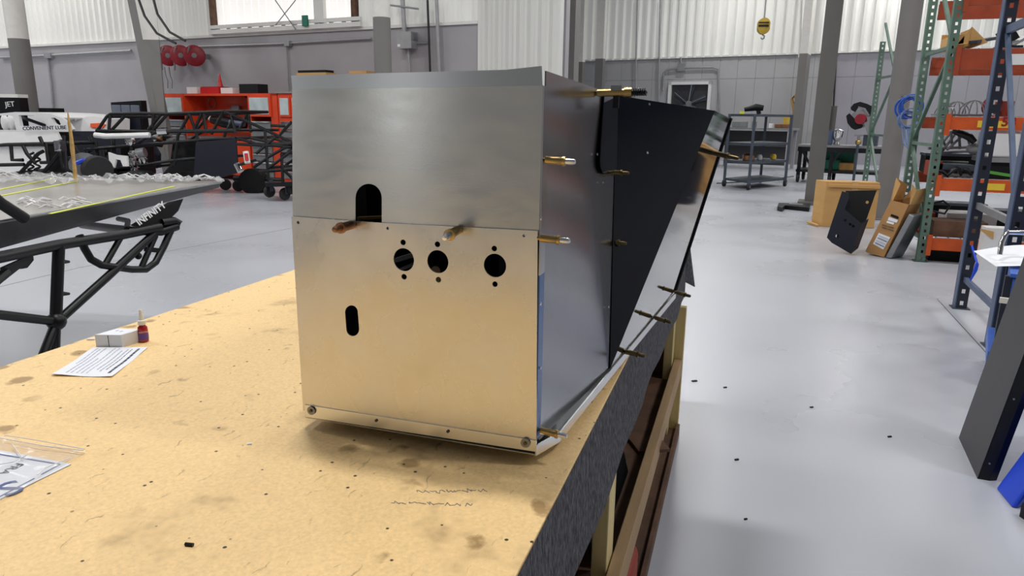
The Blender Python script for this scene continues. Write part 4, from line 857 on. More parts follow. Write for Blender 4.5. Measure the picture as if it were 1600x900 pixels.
cleco(on_x(843, 672, xR+0.003), (1, -0.05, -0.06), 'brass fastener low at the box corner above the bench edge')
cleco(on_x(950, 269, -0.304), (1, -0.08, -0.01), 'slim brass fastener below the rounded black tab', 'dark_brass')
cleco(on_x(946, 377, -0.298), (1, -0.08, -0.02), 'slim bronze fastener mid-height on the side panel rear edge', 'dark_brass')
c = on_y(550, 351, YF-0.006); e = on_y(519, 360, YF-0.075); cleco(c, e-c, 'dark copper fastener on the front, left one under the arch', 'copper', 1.25)
c = on_y(716, 359, YF-0.006); e = on_y(692, 373, YF-0.075); cleco(c, e-c, 'brass fastener on the front above the middle round hole', None, 1.25)
for (a, b, lb) in (((1054, 456), (1079, 463), 'dark bronze fastener at the rear foot seam, farthest of three'), ((1022, 496), (1049, 504), 'dark bronze fastener at the rear foot seam, middle of three'), ((975, 549), (1008, 556), 'dark bronze fastener at the rear foot seam, nearest of three')):
    p = on_z(*a, 0.95); e = on_y(b[0], b[1], p.y-0.01); L_ = (e-p).length; cleco(p+(e-p)*0.04, e-p, lb, 'dark_brass', L_/0.052)
p = on_y(1106, 237, 2.25); e = on_y(1156, 248, 2.2); cleco(p, e-p, 'dark pointed fastener at the upper flared return', 'dark_brass', (e-p).length/0.052)
# side grip clamp on the top rear edge
p = on_x(898, 146, -0.301); e = on_x(1008, 142, -0.301)
t = thing('side_grip_clamp', 'long brass side-grip clamp with black spring on the box top edge', 'clamp', on_x(955, 145, -0.301))
p0 = on_y(905, 146, 1.5); p1 = on_y(1010, 143.5, 1.5); dv = p1-p0; cpt = lambda f: p0+dv*f
mb = MB(); mb.tube([cpt(0.0), cpt(0.3)], [0.003, 0.006], 10); mb.build('needle', 'dark_brass', t, True)
mb = MB(); mb.cyl(cpt(0.28), cpt(0.68), 0.0075); mb.build('barrel', 'brass', t, True)
mb = MB(); mb.box(cpt(0.56)+Vector((0, 0, 0.008)), (0.022, 0.012, 0.012)); mb.build('jaw', 'steel', t)
mb = MB(); mb.box(cpt(0.56)+Vector((0, 0, -0.016)), (0.012, 0.006, 0.03)); mb.build('jaw', 'black', t)
mb = MB(); mb.cyl(cpt(0.68), cpt(0.79), 0.010); mb.build('nut', 'brass', t, True)
mb = MB(); ax = dv.normalized(); uu = ax.orthogonal().normalized(); vv = ax.cross(uu)
mb.tube([cpt(0.78+0.22*i/60)+(uu*math.cos(i*0.72)+vv*math.sin(i*0.72))*0.0065 for i in range(61)], 0.0018, 6); mb.cyl(cpt(0.78), cpt(1.0), 0.004); mb.build('spring', 'black', t, True)
# ------------------------------------------------------------------ small things on the bench
def T(px, py): return on_z(px, py, ZT)
c = [T(152, 543), T(186, 543.5), T(224, 534), T(192, 530)]
a = T(150.5, 542.5); b = T(191.5, 543); e = T(224, 533); g = a+(e-b)
hh = 0.033
t = thing('white_carton', 'small white cardboard carton beside the red bottle', 'carton', ((a+e)/2).to_tuple())
mb = MB(); mb.box8([a, b, e, g]+[q+Vector((0, 0, hh)) for q in (a, b, e, g)]); mb.build('carton_body', 'card_white', t)
up = Vector((0, 0, hh+0.0006))
mb = MB(); mb.plate([q for q in (a+(b-a)*0.02+up, b-(b-a)*0.02+up, e-(e-b)*0.01+up, g-(e-b)*0.01+up)], 0.0006, (0, 0, 1)); mb.build('lid_flap', 'paper', t)
for f_ in (0.5,): q = a+(b-a)*f_-Vector((0, 0.0006, 0)); mb = MB(); mb.bar(q+Vector((0, 0, 0.001)), q+Vector((0, 0, hh-0.001)), 0.0012, 0.001); mb.build('flap_joint', 'ink', t)
for f0, f1, s_ in ((0.62, 0.72, 0.3), (0.5, 0.58, 0.55)):
    q0 = a+(e-b)*f0+(b-a)*s_+up; q1 = a+(e-b)*(f0+0.13)+(b-a)*s_+up; mb = MB(); mb.bar(q0+Vector((0, 0, 0.0004)), q1+Vector((0, 0, 0.0004)), 0.004, 0.0004); mb.build('print_line', 'ink_pale', t)
c = T(225, 533.5)
t = thing('glue_bottle', 'small red bottle with cream nozzle cap beside the white carton', 'bottle', c)
R = 0.0125
mb = MB(); mb.lathe([(R*0.85, 0), (R, 0.002), (R, 0.034), (R*0.92, 0.040), (R*0.6, 0.044), (R*0.55, 0.047)], c, 24); mb.build('bottle_body', 'bottle', t, True)
mb = MB(); mb.lathe([(R*1.01, 0.007), (R*1.02, 0.008), (R*1.02, 0.024), (R*1.01, 0.025)], c, 24); mb.build('label', 'bottle_label', t, True)
mb = MB(); mb.lathe([(R*0.78, 0.047), (R*0.8, 0.049), (R*0.78, 0.058), (R*0.5, 0.060), (R*0.32, 0.083), (R*0.22, 0.087)], c, 20); mb.build('nozzle_cap', 'cap', t, True)
vd = (Vector((0, 0, HC))-c); vd.z = 0; vd.normalize(); sd = Vector((-vd.y, vd.x, 0))
text('lettering', 'LOCTITE', c+vd*(R*1.04)-sd*0.009+Vector((0, 0, 0.027)), sd, (0, 0, 1), 0.0052, 'white', t, 0.0006)
mb = MB(); p = T(143, 531); mb.box(p+Vector((0, 0, 0.002)), (0.02, 0.008, 0.004), 0.4); tag(mb.build('paper_scrap', 'paper'), 'tiny white scrap lying left of the white carton', 'scrap')
# leaflet
def sheet_quad(q, nx, ny, zf, th=0.0006):
    vs = []; fs = []
    for i in range(nx+1):
        for j in range(ny+1):
            u, v = i/nx, j/ny; p = q[0]*(1-u)*(1-v)+q[1]*u*(1-v)+q[2]*u*v+q[3]*(1-u)*v; vs.append(p+Vector((0, 0, zf(u, v))))
    m_ = len(vs); vs += [v_-Vector((0, 0, th)) for v_ in vs]
    for i in range(nx):
        for j in range(ny):
            k = i*(ny+1)+j; f_ = (k, k+ny+1, k+ny+2, k+1); fs += [f_, tuple(x+m_ for x in reversed(f_))]
    return vs, fs
q = [T(80, 587.5), T(175, 590), T(232, 543), T(146, 543.5)]
t = thing('leaflet', 'white printed leaflet lying in front of the white carton', 'leaflet', ((q[0]+q[2])/2).to_tuple())
zf = lambda u, v: 0.0012+0.004*max(0, 0.12-v)/0.12*(0.5+0.5*math.cos(u*5))+0.001*math.sin(v*9)
mb = MB(); mb.add(*sheet_quad(q, 16, 12, zf)); mb.build('page', 'paper', t, True)
def on_page(u, v): return q[0]*(1-u)*(1-v)+q[1]*u*(1-v)+q[2]*u*v+q[3]*(1-u)*v+Vector((0, 0, zf(u, v)+0.0005))
rows = [(0.88, 0.10, 0.92, 'ink', 0.0055), (0.77, 0.2, 0.9, 'ink', 0.0016), (0.70, 0.15, 0.9, 'ink_pale', 0.003), (0.62, 0.2, 0.85, 'ink_pale', 0.003), (0.52, 0.08, 0.95, 'ink_pale', 0.002), (0.44, 0.08, 0.95, 'ink_pale', 0.0025), (0.36, 0.08, 0.6, 'ink_pale', 0.0025), (0.27, 0.08, 0.95, 'ink_pale', 0.0025), (0.19, 0.08, 0.9, 'ink_pale', 0.0025), (0.12, 0.4, 0.95, 'ink_pale', 0.002)]
for u, v0, v1, mm, h in rows:
    mb = MB(); v = v0; n = 0
    while v < v1:
        st = 0.03+random.random()*0.06; mb.bar(on_page(u, v), on_page(u, min(v1, v+st)), h, 0.0004); v += st+0.015
    mb.build('print_line', mm, t)
# bag with card
q2 = [T(-95, 830), T(134, 707), T(-8, 683), T(-200, 660)]
q2 = [T(-10, 792), T(136, 708), T(0, 684), T(-150, 720)]
bag = thing('plastic_bag', 'clear plastic bag with a printed white card at the left edge', 'bag', T(40, 735))
zf2 = lambda u, v: 0.004+0.0025*math.sin(u*17+v*5)*math.sin(v*8)+0.001*math.sin(v*33)
mb = MB(); mb.add(*sheet_quad(q2, 26, 14, zf2, 0.0003)); mb.build('bag_film', 'bag', bag, True)
qc = [T(-16, 789), T(112, 726), T(-6, 703), T(-120, 735)]
mb = MB(); mb.add(*sheet_quad(qc, 2, 2, lambda u, v: 0.0014, 0.0006)); mb.build('card', 'paper', bag)
def on_card(u, v, z=0.0018): return qc[0]*(1-u)*(1-v)+qc[1]*u*(1-v)+qc[2]*u*v+qc[3]*(1-u)*v+Vector((0, 0, z))
mb = MB()
def bl(px0, py0, px1, py1, wd): p_, q_ = T(px0, py0), T(px1, py1); mb.bar(p_+Vector((0, 0, 0.0020)), q_+Vector((0, 0, 0.0020)), wd, 0.0004)
bl(-20, 708, 94, 727, 0.003); bl(94, 727, 65, 743, 0.0028); bl(54, 749, -20, 788, 0.0028); mb.build('card_border', 'ink_blue', bag)
o_ = T(27, 750); text('lettering', 'S', o_+Vector((0, 0, 0.002)), T(-3, 760)-o_, T(33, 764)-o_, 0.075, 'ink_blue', bag, 0.0004)
o_ = T(28, 725); text('lettering', 'FRA', o_+Vector((0, 0, 0.002)), T(-6, 743)-o_, T(40, 733)-o_, 0.022, 'ink', bag, 0.0004)
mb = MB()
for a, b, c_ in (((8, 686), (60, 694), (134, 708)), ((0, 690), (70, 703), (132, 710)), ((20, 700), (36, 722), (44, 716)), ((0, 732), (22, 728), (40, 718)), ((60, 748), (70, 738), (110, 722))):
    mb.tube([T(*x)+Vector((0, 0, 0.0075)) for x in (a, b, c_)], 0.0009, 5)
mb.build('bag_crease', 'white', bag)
p = T(296, 853); mb = MB(); mb.cyl(p+Vector((-0.006, -0.001, 0.0025)), p+Vector((0.006, 0.001, 0.0025)), 0.0025, n=10); tag(mb.build('small_pin', 'black'), 'small black pin lying on the bench near its front', 'pin')
p = T(390, 694); mb = MB(); mb.box(p+Vector((0, 0, 0.001)), (0.008, 0.005, 0.002), 0.5); tag(mb.build('paper_scrap', 'paper'), 'tiny white scrap on the bench left of the metal box', 'scrap')
p = T(923, 629); mb = MB(); mb.cyl(p+Vector((0, 0, 0)), p+Vector((0.002, 0.008, 0.006)), 0.003, n=10); tag(mb.build('small_screw', 'black'), 'small dark screw at the foot of the box side', 'screw')
# ------------------------------------------------------------------ right background
# fan
t = thing('wall_fan', 'white framed exhaust fan on the back wall', 'fan', RW.P(1077, 170, 0.1))
a = RW.hit(1042, 176, 0.1); b = RW.hit(1112, 127, 0.1); zb_ = b[1]-(b[0]-a[0])*0.98; w_ = 0.11
mb = MB(); RW.box(mb, a[0], b[0], 0, 0.12, b[1]-w_, b[1]); RW.box(mb, a[0], b[0], 0, 0.12, zb_, zb_+w_); RW.box(mb, a[0], a[0]+w_, 0, 0.12, zb_, b[1]); RW.box(mb, b[0]-w_, b[0], 0, 0.12, zb_, b[1]); mb.build('fan_frame', 'white', t)
mb = MB(); RW.box(mb, a[0]+w_, b[0]-w_, -0.02, 0.0, zb_+w_, b[1]-w_); mb.build('back_plate', 'charcoal', t)
cu_, cz_ = (a[0]+b[0])/2, (zb_+b[1])/2; rr = (b[0]-a[0])/2-w_-0.02; fc = RW.pt(cu_, 0.06, cz_)
mb = MB(); mb.lathe([(0.02, -0.04), (0.12, -0.04), (0.12, 0.04), (0.02, 0.05)], fc, 18, RW.n); mb.build('hub', 'hose_grey', t, True)
for i in range(6):
    an = i*math.pi/3+0.4; u_ = RW.d*math.cos(an)+Vector((0, 0, 1))*math.sin(an); v_ = RW.d*-math.sin(an)+Vector((0, 0, 1))*math.cos(an)
    mb = MB(); mb.plate([fc+u_*0.1-v_*0.05+RW.n*0.02, fc+u_*rr*0.97-v_*0.14+RW.n*0.04, fc+u_*rr*0.97+v_*0.12-RW.n*0.03, fc+u_*0.1+v_*0.06-RW.n*0.02], 0.01); mb.build('blade', 'dark_steel', t)
    mb = MB(); mb.bar(fc+u_*0.1+RW.n*0.06, fc+u_*rr+RW.n*0.06, 0.03, 0.02); mb.build('guard_bar', 'hose_grey', t)
conduit(RW, 'arched conduit with a square box above the wall fan', [[(1036, 140), (1037, 114), (1042, 109), (1060, 107)], [(1068, 106), (1115, 105), (1122, 108), (1124, 180)], [(1064, 90), (1064, 100)]], [(1058, 99, 1070, 111)], r=0.035)
for px, lb in ((994, 'left thin vertical conduit on the back wall, nearer the box'), (1030, 'thin vertical conduit on the back wall just left of the fan')):
    mb = MB(); mb.tube([RW.P(px+2, 0, 0.1), RW.P(px, 90, 0.1), RW.P(px-1, 180, 0.1)], 0.03, 8); tag(mb.build('wall_pipe', 'zinc', None, True), lb, 'pipe')
mb = MB(); mb.tube([RW.P(1252, 0, 0.6), RW.P(1249, 90, 0.6)], 0.04, 8); tag(mb.build('downpipe', 'col_white', None, True), 'white pipe left of the pinkish far column', 'pipe')
mb = MB(); mb.tube([RW.P(1312, 0, 0.1), RW.P(1305, 120, 0.1), RW.P(1298, 240, 0.1)], 0.03, 8); tag(mb.build('wall_pipe', 'hose', None, True), 'dark thin conduit just right of the I-beam column', 'pipe')
mb = MB(); mb.tube([RW.P(1245, 160, 0.5), RW.P(1242, 148, 0.5), RW.P(1237, 155, 0.5), RW.P(1241, 170, 0.5), RW.P(1241, 190, 0.5)], [0.05, 0.05, 0.05, 0.07, 0.05], 8); tag(mb.build('hanging_strap', 'bamboo', None, True), 'tan strap hanging beside the far pinkish column', 'strap')
# hoist hook block
t = thing('hoist_block', 'ochre hoist hook block hanging high before the back wall', 'hook block', D(1193, 42, 14))
c = D(1193, 41, 14); s_ = 9*14/F
for dz in (-0.5, 0, 0.5): mb = MB(); mb.lathe([(0.02, -0.09), (s_, -0.07), (s_, 0.07), (0.02, 0.09)], c+Vector((0, 0, dz*0.0+dz*0.08)), 16, (0.2, -1, 0)); mb.build('sheave', 'hook_yellow', t, True)
mb = MB(); mb.box(c, (s_*1.7, 0.2, 0.035)); mb.box(c+Vector((0, 0, 0.06)), (s_*1.7, 0.2, 0.02)); mb.build('cheek_plate', 'black', t)
mb = MB(); h0 = c-Vector((0, 0, s_)); mb.tube([h0, h0-Vector((0, 0, 0.05)), h0+Vector((0.035, 0, -0.07)), h0+Vector((0.03, 0, -0.11)), h0+Vector((-0.005, 0, -0.13)), h0+Vector((-0.03, 0, -0.10))], 0.014, 8); mb.build('hook', 'steel', t, True)
mb = MB(); mb.tube([c+Vector((0, 0, s_)), (c.x, c.y, 8.6)], 0.012, 6); mb.build('wire_rope', 'steel', t)
# shelf cart
N_ = G(1169, 297); L_ = G(1131, 291); R_ = G(1226, 291); K_ = L_+R_-N_
t = thing('shelf_cart', 'tall grey steel shelf cart on black casters', 'cart', ((L_+R_)/2).to_tuple())
dn = ray(1169, 297); yN = N_.y
zs = [on_y(1169, y, yN).z for y in (283, 253, 224, 178)]
posts = (N_, L_, R_, K_)
for p in posts: mb = MB(); mb.bb(p.x-0.03, p.x+0.03, p.y-0.03, p.y+0.03, 0.16, zs[3]); mb.build('post', 'dark_steel', t)
for z in zs: mb = MB(); mb.plate([Vector((q.x, q.y, z)) for q in (N_, R_, K_, L_)], 0.05, (0, 0, 1)); mb.build('shelf', 'dark_steel', t)
for p in posts:
    mb = MB(); c = Vector((p.x, p.y, 0.075)); mb.lathe([(0.02, -0.03), (0.07, -0.03), (0.075, 0), (0.07, 0.03), (0.02, 0.03)], c, 18, (1, -0.3, 0)); w_ = mb.build('caster_wheel', 'rubber', t, True)
    mb = MB(); mb.lathe([(0.005, -0.034), (0.03, -0.034), (0.03, 0.034), (0.005, 0.034)], c, 10, (1, -0.3, 0)); mb.build('hub', 'steel', w_, True)
    mb = MB(); mb.bar(c+Vector((0.0, 0, 0.0)), Vector((p.x, p.y, 0.2)), 0.05, 0.1); mb.build('caster_fork', 'dark_steel', t)
def oncart(i, fx, fy): q = N_+(R_-N_)*fx+(L_-N_)*fy; return Vector((q.x, q.y, zs[i]))
t2 = thing('power_drill', 'black cordless drill with yellow tip on the cart top', 'drill', oncart(3, 0.25, 0.4))
c = oncart(3, 0.25, 0.4); mb = MB(); mb.tube([c+Vector((-0.22, 0, 0.10)), c+Vector((0.02, 0, 0.15)), c+Vector((0.18, 0, 0.13))], [0.05, 0.08, 0.06], 10); mb.bar(c+Vector((0.1, 0, 0.0)), c+Vector((0.06, 0, 0.12)), 0.08, 0.09); mb.build('body', 'black', t2, True)
mb = MB(); mb.box(c+Vector((-0.26, 0, 0.03)), (0.1, 0.08, 0.06)); mb.build('battery', 'lime', t2)
for i, fx, fy, sz, mm, lb in ((1, 0.2, 0.4, (0.26, 0.2, 0.16), 'copper', 'coppery box on the cart second shelf'), (1, 0.5, 0.4, (0.12, 0.12, 0.12), 'card_white', 'white jar on the cart second shelf'), (1, 0.85, 0.35, (0.13, 0.12, 0.12), 'yellow', 'yellow bottle on the cart second shelf right side')):
    c = oncart(i, fx, fy); mb = MB(); mb.lathe([(sz[0]*0.42, 0), (sz[0]*0.5, 0.01), (sz[0]*0.5, sz[2]*0.7), (sz[0]*0.3, sz[2])], c, 14); tag(mb.build('cart_jar', mm, None, True), lb, 'jar')
# bench at back wall behind the cart
BK = Plane(G(1190, 264), -14.5)
t = thing('back_bench', 'grey topped bench with white legs against the back wall', 'bench', BK.pt(BK.hit(1180, 260)[0], 0, 0))
a = BK.hit(1118, 203)[0]; b = BK.hit(1240, 203)[0]; z1 = BK.hit(1200, 200)[1]
mb = MB(); BK.box(mb, a, b, -0.9, 0.05, z1-0.06, z1); mb.build('bench_top', 'hose_grey', t)
for u_ in (a+0.1, b-0.16): mb = MB(); BK.box(mb, u_, u_+0.1, -0.05, 0.03, 0, z1-0.06); mb.build('leg', 'wall_pale', t); mb = MB(); BK.box(mb, u_, u_+0.1, -0.88, -0.8, 0, z1-0.06); mb.build('leg', 'wall_pale', t)
mb = MB(); BK.box(mb, a+0.2, b-0.18, -0.6, -0.5, 0.1, z1-0.1); mb.build('back_panel', 'charcoal', t)
mb = MB(); BK.box(mb, a+0.2, b-0.18, -0.5, -0.05, z1*0.55, z1*0.6); mb.build('shelf', 'charcoal', t)
for x0, y0, x1, y1, mm, nm, lb, cat in ((1143, 190, 1166, 201, 'drawer', 'grey_case', 'grey case on the back bench left of the cart post', 'case'), (1200, 193, 1206, 206, 'white', 'white_card', 'white upright card on the back bench', 'card'), (1210, 194, 1232, 200, 'copper', 'brown_carton', 'brown open carton on the back bench', 'carton'), (1223, 182, 1233, 192, 'hook_yellow', 'yellow_carton', 'small yellow carton on the brown carton', 'carton'), (1174, 190, 1180, 200, 'steel', 'steel_canister', 'steel canister on the back bench behind the cart post', 'canister')):
    a_ = BK.hit(x0, y1, -0.2); b_ = BK.hit(x1, y0, -0.2); mb = MB(); z0_ = z1 if nm != 'yellow_carton' else BK.hit(1220, 194, -0.2)[1]; BK.box(mb, a_[0], b_[0], -0.45, -0.2, z0_, b_[1]); tag(mb.build(nm, mm, bevel=0.01), lb, cat)
# saw table
ST = Plane(G(1300, 288), -12)
t = thing('saw_table', 'black steel welding table on casters behind the I-beam column', 'table', ST.pt(ST.hit(1310, 288)[0], 0, 0))
a = ST.hit(1247, 229)[0]; b = ST.hit(1400, 229)[0]; z1 = ST.hit(1330, 228)[1]
mb = MB(); ST.box(mb, a, b, -1.0, 0.0, z1-0.05, z1); mb.build('table_top', 'hose_grey', t)
mb = MB(); ST.box(mb, a, b, -1.0, 0.01, z1-0.16, z1-0.05); mb.build('apron', 'black', t)
for u_ in (a+0.02, ST.hit(1297, 240)[0], b-0.1):
    for v_ in (-0.06, -0.95): mb = MB(); ST.box(mb, u_, u_+0.08, v_-0.04, v_+0.04, 0.1, z1-0.1); mb.build('leg', 'black', t); mb = MB(); mb.lathe([(0.02, -0.03), (0.09, -0.03), (0.1, 0), (0.09, 0.03), (0.02, 0.03)], ST.pt(u_+0.04, v_, 0.1), 14, ST.d); mb.build('caster_wheel', 'rubber', t, True)
mb = MB(); ST.box(mb, a, b, -0.98, -0.02, 0.26, 0.32); mb.build('lower_shelf', 'black', t)
for s0, s1, v_ in (((1252, 232), (1268, 262), 0), ((1318, 232), (1302, 252), 0)): mb = MB(); mb.bar(ST.P(*s0, 0.0), ST.P(*s1, 0.0), 0.05, 0.05); mb.build('diagonal_brace', 'black', t)
for x0, y0, x1, y1, lb, mm in ((1286, 238, 1334, 247, 'long green bin on the saw table lower shelf, upper one', 'bin_green'), (1286, 250, 1312, 258, 'short green bin on the saw table lower shelf', 'bin_green'), (1310, 255, 1335, 264, 'pale pink carton beside the green bins under the table', 'cardboard')):
    a_ = ST.hit(x0, y1, -0.4); b_ = ST.hit(x1, y0, -0.4); z0_ = 0.32 if y0 > 245 else a_[1]; mb = MB(); ST.box(mb, a_[0], b_[0], -0.75, -0.4, 0.32 if y0 < 245 else 0.32, b_[1]); 
    if y0 < 245: mb = MB(); ST.box(mb, a_[0], b_[0], -0.9, -0.76, 0.32, b_[1])
    tag(mb.build('storage_bin', mm, bevel=0.02), lb, 'bin')
# mitre saw
t = thing('mitre_saw', 'black chop saw with red motor on the saw table', 'saw', ST.pt(ST.hit(1345, 228)[0], -0.4, z1))
def SP(px, py, v=-0.3): return ST.P(px, py, v)
def spoly(nm, pts, mm, v=-0.3, th=0.1): mb = MB(); mb.plate([SP(x, y, v) for x, y in pts], th, ST.n); return mb.build(nm, mm, t)
spoly('upper_guard', [(1329, 168), (1334, 162), (1344, 159), (1354, 162), (1365, 167), (1366, 170), (1363, 181), (1358, 181), (1353, 172), (1341, 168), (1336, 175), (1330, 172)], 'black')
spoly('lower_guard', [(1322, 181), (1327, 177), (1332, 182), (1340, 190), (1349, 196), (1346, 200), (1336, 203), (1330, 200), (1324, 192)], 'black')
spoly('guard_edge', [(1341, 166), (1352, 169), (1359, 180), (1356, 181), (1350, 172), (1341, 169)], 'hose_grey', -0.28)
mb = MB(); mb.cyl(SP(1344, 186, -0.2), SP(1350, 186, -0.6), 0.12, n=18); mb.build('motor', 'reel_red', t, True)
mb = MB(); mb.lathe([(0.02, -0.01), (0.22, -0.005), (0.22, 0.005), (0.02, 0.01)], SP(1344, 186, -0.32), 26, ST.n); mb.build('blade', 'steel', t)
mb = MB(); mb.bar(SP(1355, 190), SP(1362, 212), 0.14, 0.14); mb.bar(SP(1358, 182), SP(1362, 212), 0.1, 0.1); mb.build('arm', 'hose_grey', t)
mb = MB(); a_ = ST.hit(1348, 222, -0.3); b_ = ST.hit(1372, 211, -0.3); ST.box(mb, a_[0], b_[0], -0.7, -0.3, z1, b_[1]); mb.build('saw_base', 'dark_steel', t)
mb = MB(); c = SP(1309, 212); mb.lathe([(0.07, 0), (0.09, 0.02), (0.06, 0.09), (0.09, 0.13), (0.12, 0.2), (0.13, 0.34), (0.06, 0.38)], Vector((c.x, c.y, z1)), 18); tag(mb.build('steel_vessel', 'chrome', None, True), 'polished steel lamp-shaped vessel on the saw table', 'vessel')
c = SP(1294, 210); mb = MB(); mb.lathe([(0.11, 0), (0.12, 0.02), (0.12, 0.4), (0.05, 0.48), (0.05, 0.52)], Vector((c.x, c.y, z1)), 18); tag(mb.build('blue_bottle', 'strap_blue', None, True), 'blue grey gas bottle beside the I-beam column', 'bottle')
t = thing('bench_vise', 'small brass coloured vise on a post before the saw table', 'vise', G(1343, 296))
c = ST.P(1341, 222, 0.15); mb = MB(); mb.ball(c, 0.07); mb.build('ball_joint', 'brass', t, True)
mb = MB(); mb.bar(c+Vector((0, 0, 0.02)), c+Vector((0, 0, 0.14)), 0.06, 0.06); mb.box(c+Vector((0.0, 0, 0.15)), (0.18, 0.08, 0.04)); mb.build('jaw', 'steel', t)
mb = MB(); mb.cyl((c.x, c.y, 0.0), (c.x, c.y, c.z-0.05), 0.03); mb.build('post', 'dark_steel', t, True)
mb = MB(); mb.cyl((c.x, c.y, 0.0), (c.x, c.y, 0.03), 0.16); mb.build('foot', 'dark_steel', t, True)
# ------------------------------------------------------------------ pallet rack
def holed_post(parent, nm, x, y, z0, z1, w, dpt, m, pitch=0.076, hw=0.28, hh=0.4, side=-1, face='xy'):
    """channel post: a front web with punched holes, two flanges running back; side<0 opens away from the camera"""
    mb = MB(); n = int((z1-z0)/pitch); x0, x1 = x-w/2, x+w/2; a, b = x-w*hw/2, x+w*hw/2; yy = y-dpt/2
    def q(xa, xb, za, zb, y_=None): mb.add([(xa, yy, za), (xb, yy, za), (xb, yy, zb), (xa, yy, zb)], [(0, 1, 2, 3)])
    for i in range(n):
        za = z0+i*pitch; zb = za+pitch; ha = za+pitch*(1-hh)/2; hb = zb-pitch*(1-hh)/2
        q(x0, a, za, zb); q(b, x1, za, zb); q(a, b, za, ha); q(a, b, hb, zb)
    zt_ = z0+n*pitch
    mb.add([(x0, yy, z0), (x0, yy+dpt, z0), (x0, yy+dpt, zt_), (x0, yy, zt_)], [(0, 1, 2, 3)])
    for i in range(n):   # left flange also punched
        pass
    mb.add([(x1, yy, z0), (x1, yy+dpt, z0), (x1, yy+dpt, zt_), (x1, yy, zt_)], [(0, 1, 2, 3)])
    return mb.build(nm, m, parent)
def rack_frame(label, fx, fy, bx, by, h, m, m2, w=0.085, dpt=0.075, braces=True, base=True, strut=None):
    t = thing('rack_upright', label, 'rack upright', (fx, fy, 0))
    for x, y in ((fx, fy), (bx, by)):
        holed_post(t, 'post', x, y, 0.0, h, w, dpt, m)
        mb = MB(); mb.box((x, y, 0.005), (w*1.6, dpt*1.6, 0.01)); mb.build('foot_plate', m2, t)
    z = 0.25; k = 0
    while z < h-0.5 and braces:
        mb = MB(); mb.bar((fx, fy+0.02, z), (bx, by-0.02, z), 0.035, 0.035); mb.build('strut', m, t)
        mb = MB(); mb.bar((fx, fy+0.02, z+0.05) if k % 2 == 0 else (fx, fy+0.02, z+0.95), (bx, by-0.02, z+0.95) if k % 2 == 0 else (bx, by-0.02, z+0.05), 0.035, 0.035); mb.build('diagonal_brace', m, t); z += 1.0; k += 1
    return t
RX, RY = G(1437, 408).x, G(1437, 408).y
RB = RY+1.05
rack_frame('front green rack upright beside the open cardboard carton', RX, RY, RX-0.03, RB, 3.6, 'green', 'green_dk')
p = D(1376, 280, 12.4)
rack_frame('far shorter green rack upright behind the thick round column', p.x, p.y, p.x-0.1, p.y+1.0, 2.95, 'green', 'green_dk', braces=True)
rack_frame('right end green rack upright hidden behind the dark frame', RX+2.75, RY, RX+2.72, RB, 3.6, 'green', 'green_dk')
def beam(label, z, y, m, h=0.11, x1=2.70, stepd=0.03, labels=(), clip=True, group=None):
    t = thing('rack_beam', label, 'rack beam', (RX+x1/2, y, z-h), 0, group)
    x0 = RX+0.045
    mb = MB(); mb.bb(x0, RX+x1, y-0.025, y+0.025, z-h, z-0.03); mb.bb(x0, RX+x1, y-0.025, y+0.0, z-0.03, z); mb.build('beam_rail', m, t)
    if clip: mb = MB(); mb.bb(x0-0.012, x0+0.03, y-0.045, y+0.03, z-h-0.06, z+0.03); mb.build('beam_clip', m, t)
    for (f0, f1, mm) in labels: mb = MB(); mb.bb(x0+f0, x0+f1, y-0.0275, y-0.025, z-h*0.8, z-h*0.28); mb.build('load_label', mm, t)
    return t
zz = [on_y(1440, y, RY).z for y in (370, 277, 182, 78)]+[on_y(1480, 4, RY).z]
nm_ = ['lowest', 'second', 'third', 'fourth']
lab = [(), ((0.35, 0.62, 'yellow'), (1.3, 1.5, 'yellow')), ((0.28, 0.6, 'yellow'), (1.02, 1.25, 'yellow')), ((0.45, 0.62, 'card_white'),)]
for i, z in enumerate(zz[:4]):
    hb = 0.13 if i < 3 else 0.2
    beam('orange front rack beam, %s level from the floor' % nm_[i], z, RY-0.03, 'orange' if i < 3 else 'rust', hb, labels=lab[i])
    beam('orange back rack beam, %s level from the floor' % nm_[i], z, RB+0.03, 'rust', hb, clip=False)
    t = thing('wire_deck', 'wire mesh deck on the %s rack level' % nm_[i], 'wire deck', (RX+1.4, RY+0.5, z))
    for k in range(22): x = RX+0.12+k*0.118; mb = MB(); mb.tube([(x, RY-0.04, z-0.03), (x, RY-0.03, z+0.006), (x, RB+0.03, z+0.006)], 0.004, 5); mb.build('wire', 'steel', t)
    for k in range(9): y = RY-0.02+k*0.13; mb = MB(); mb.tube([(RX+0.1, y, z+0.001), (RX+2.62, y, z+0.001)], 0.004, 5); mb.build('wire', 'steel', t)
beam('red brown rack beam at the very top of the picture', zz[4]+0.16, RY-0.03, 'rust', 0.2); beam('red brown back beam behind the topmost rack beam', zz[4]+0.16, RB+0.03, 'rust', 0.2, clip=False)
text('lettering', '58', (on_y(1566, 182, RY-0.056).x, RY-0.06, on_y(1566, 197, RY-0.056).z), (1, 0, 0), (0, 0, 1), 0.13, 'reel_red', [o for o in bpy.data.objects if o.name.startswith('rack_beam') and 'front rack beam, third' in o['label']][0], 0.004, 0.003)
# goods on the rack
def RP(px, py, f=0.0): return on_y(px, py, RY+f)
def rbox(nm, px0, px1, py0, lv, m, lb, cat, f=0.2, dpt=0.35, rz=0.0, bevel=0.0):
    a_ = RP(px0, py0, f); b_ = RP(px1, py0, f); z0_ = zz[lv]+0.011; mb = MB(); mb.bb(a_.x, b_.x, RY+f, RY+f+dpt, z0_, max(a_.z, z0_+0.02)); return tag(mb.build(nm, m, bevel=bevel), lb, cat)
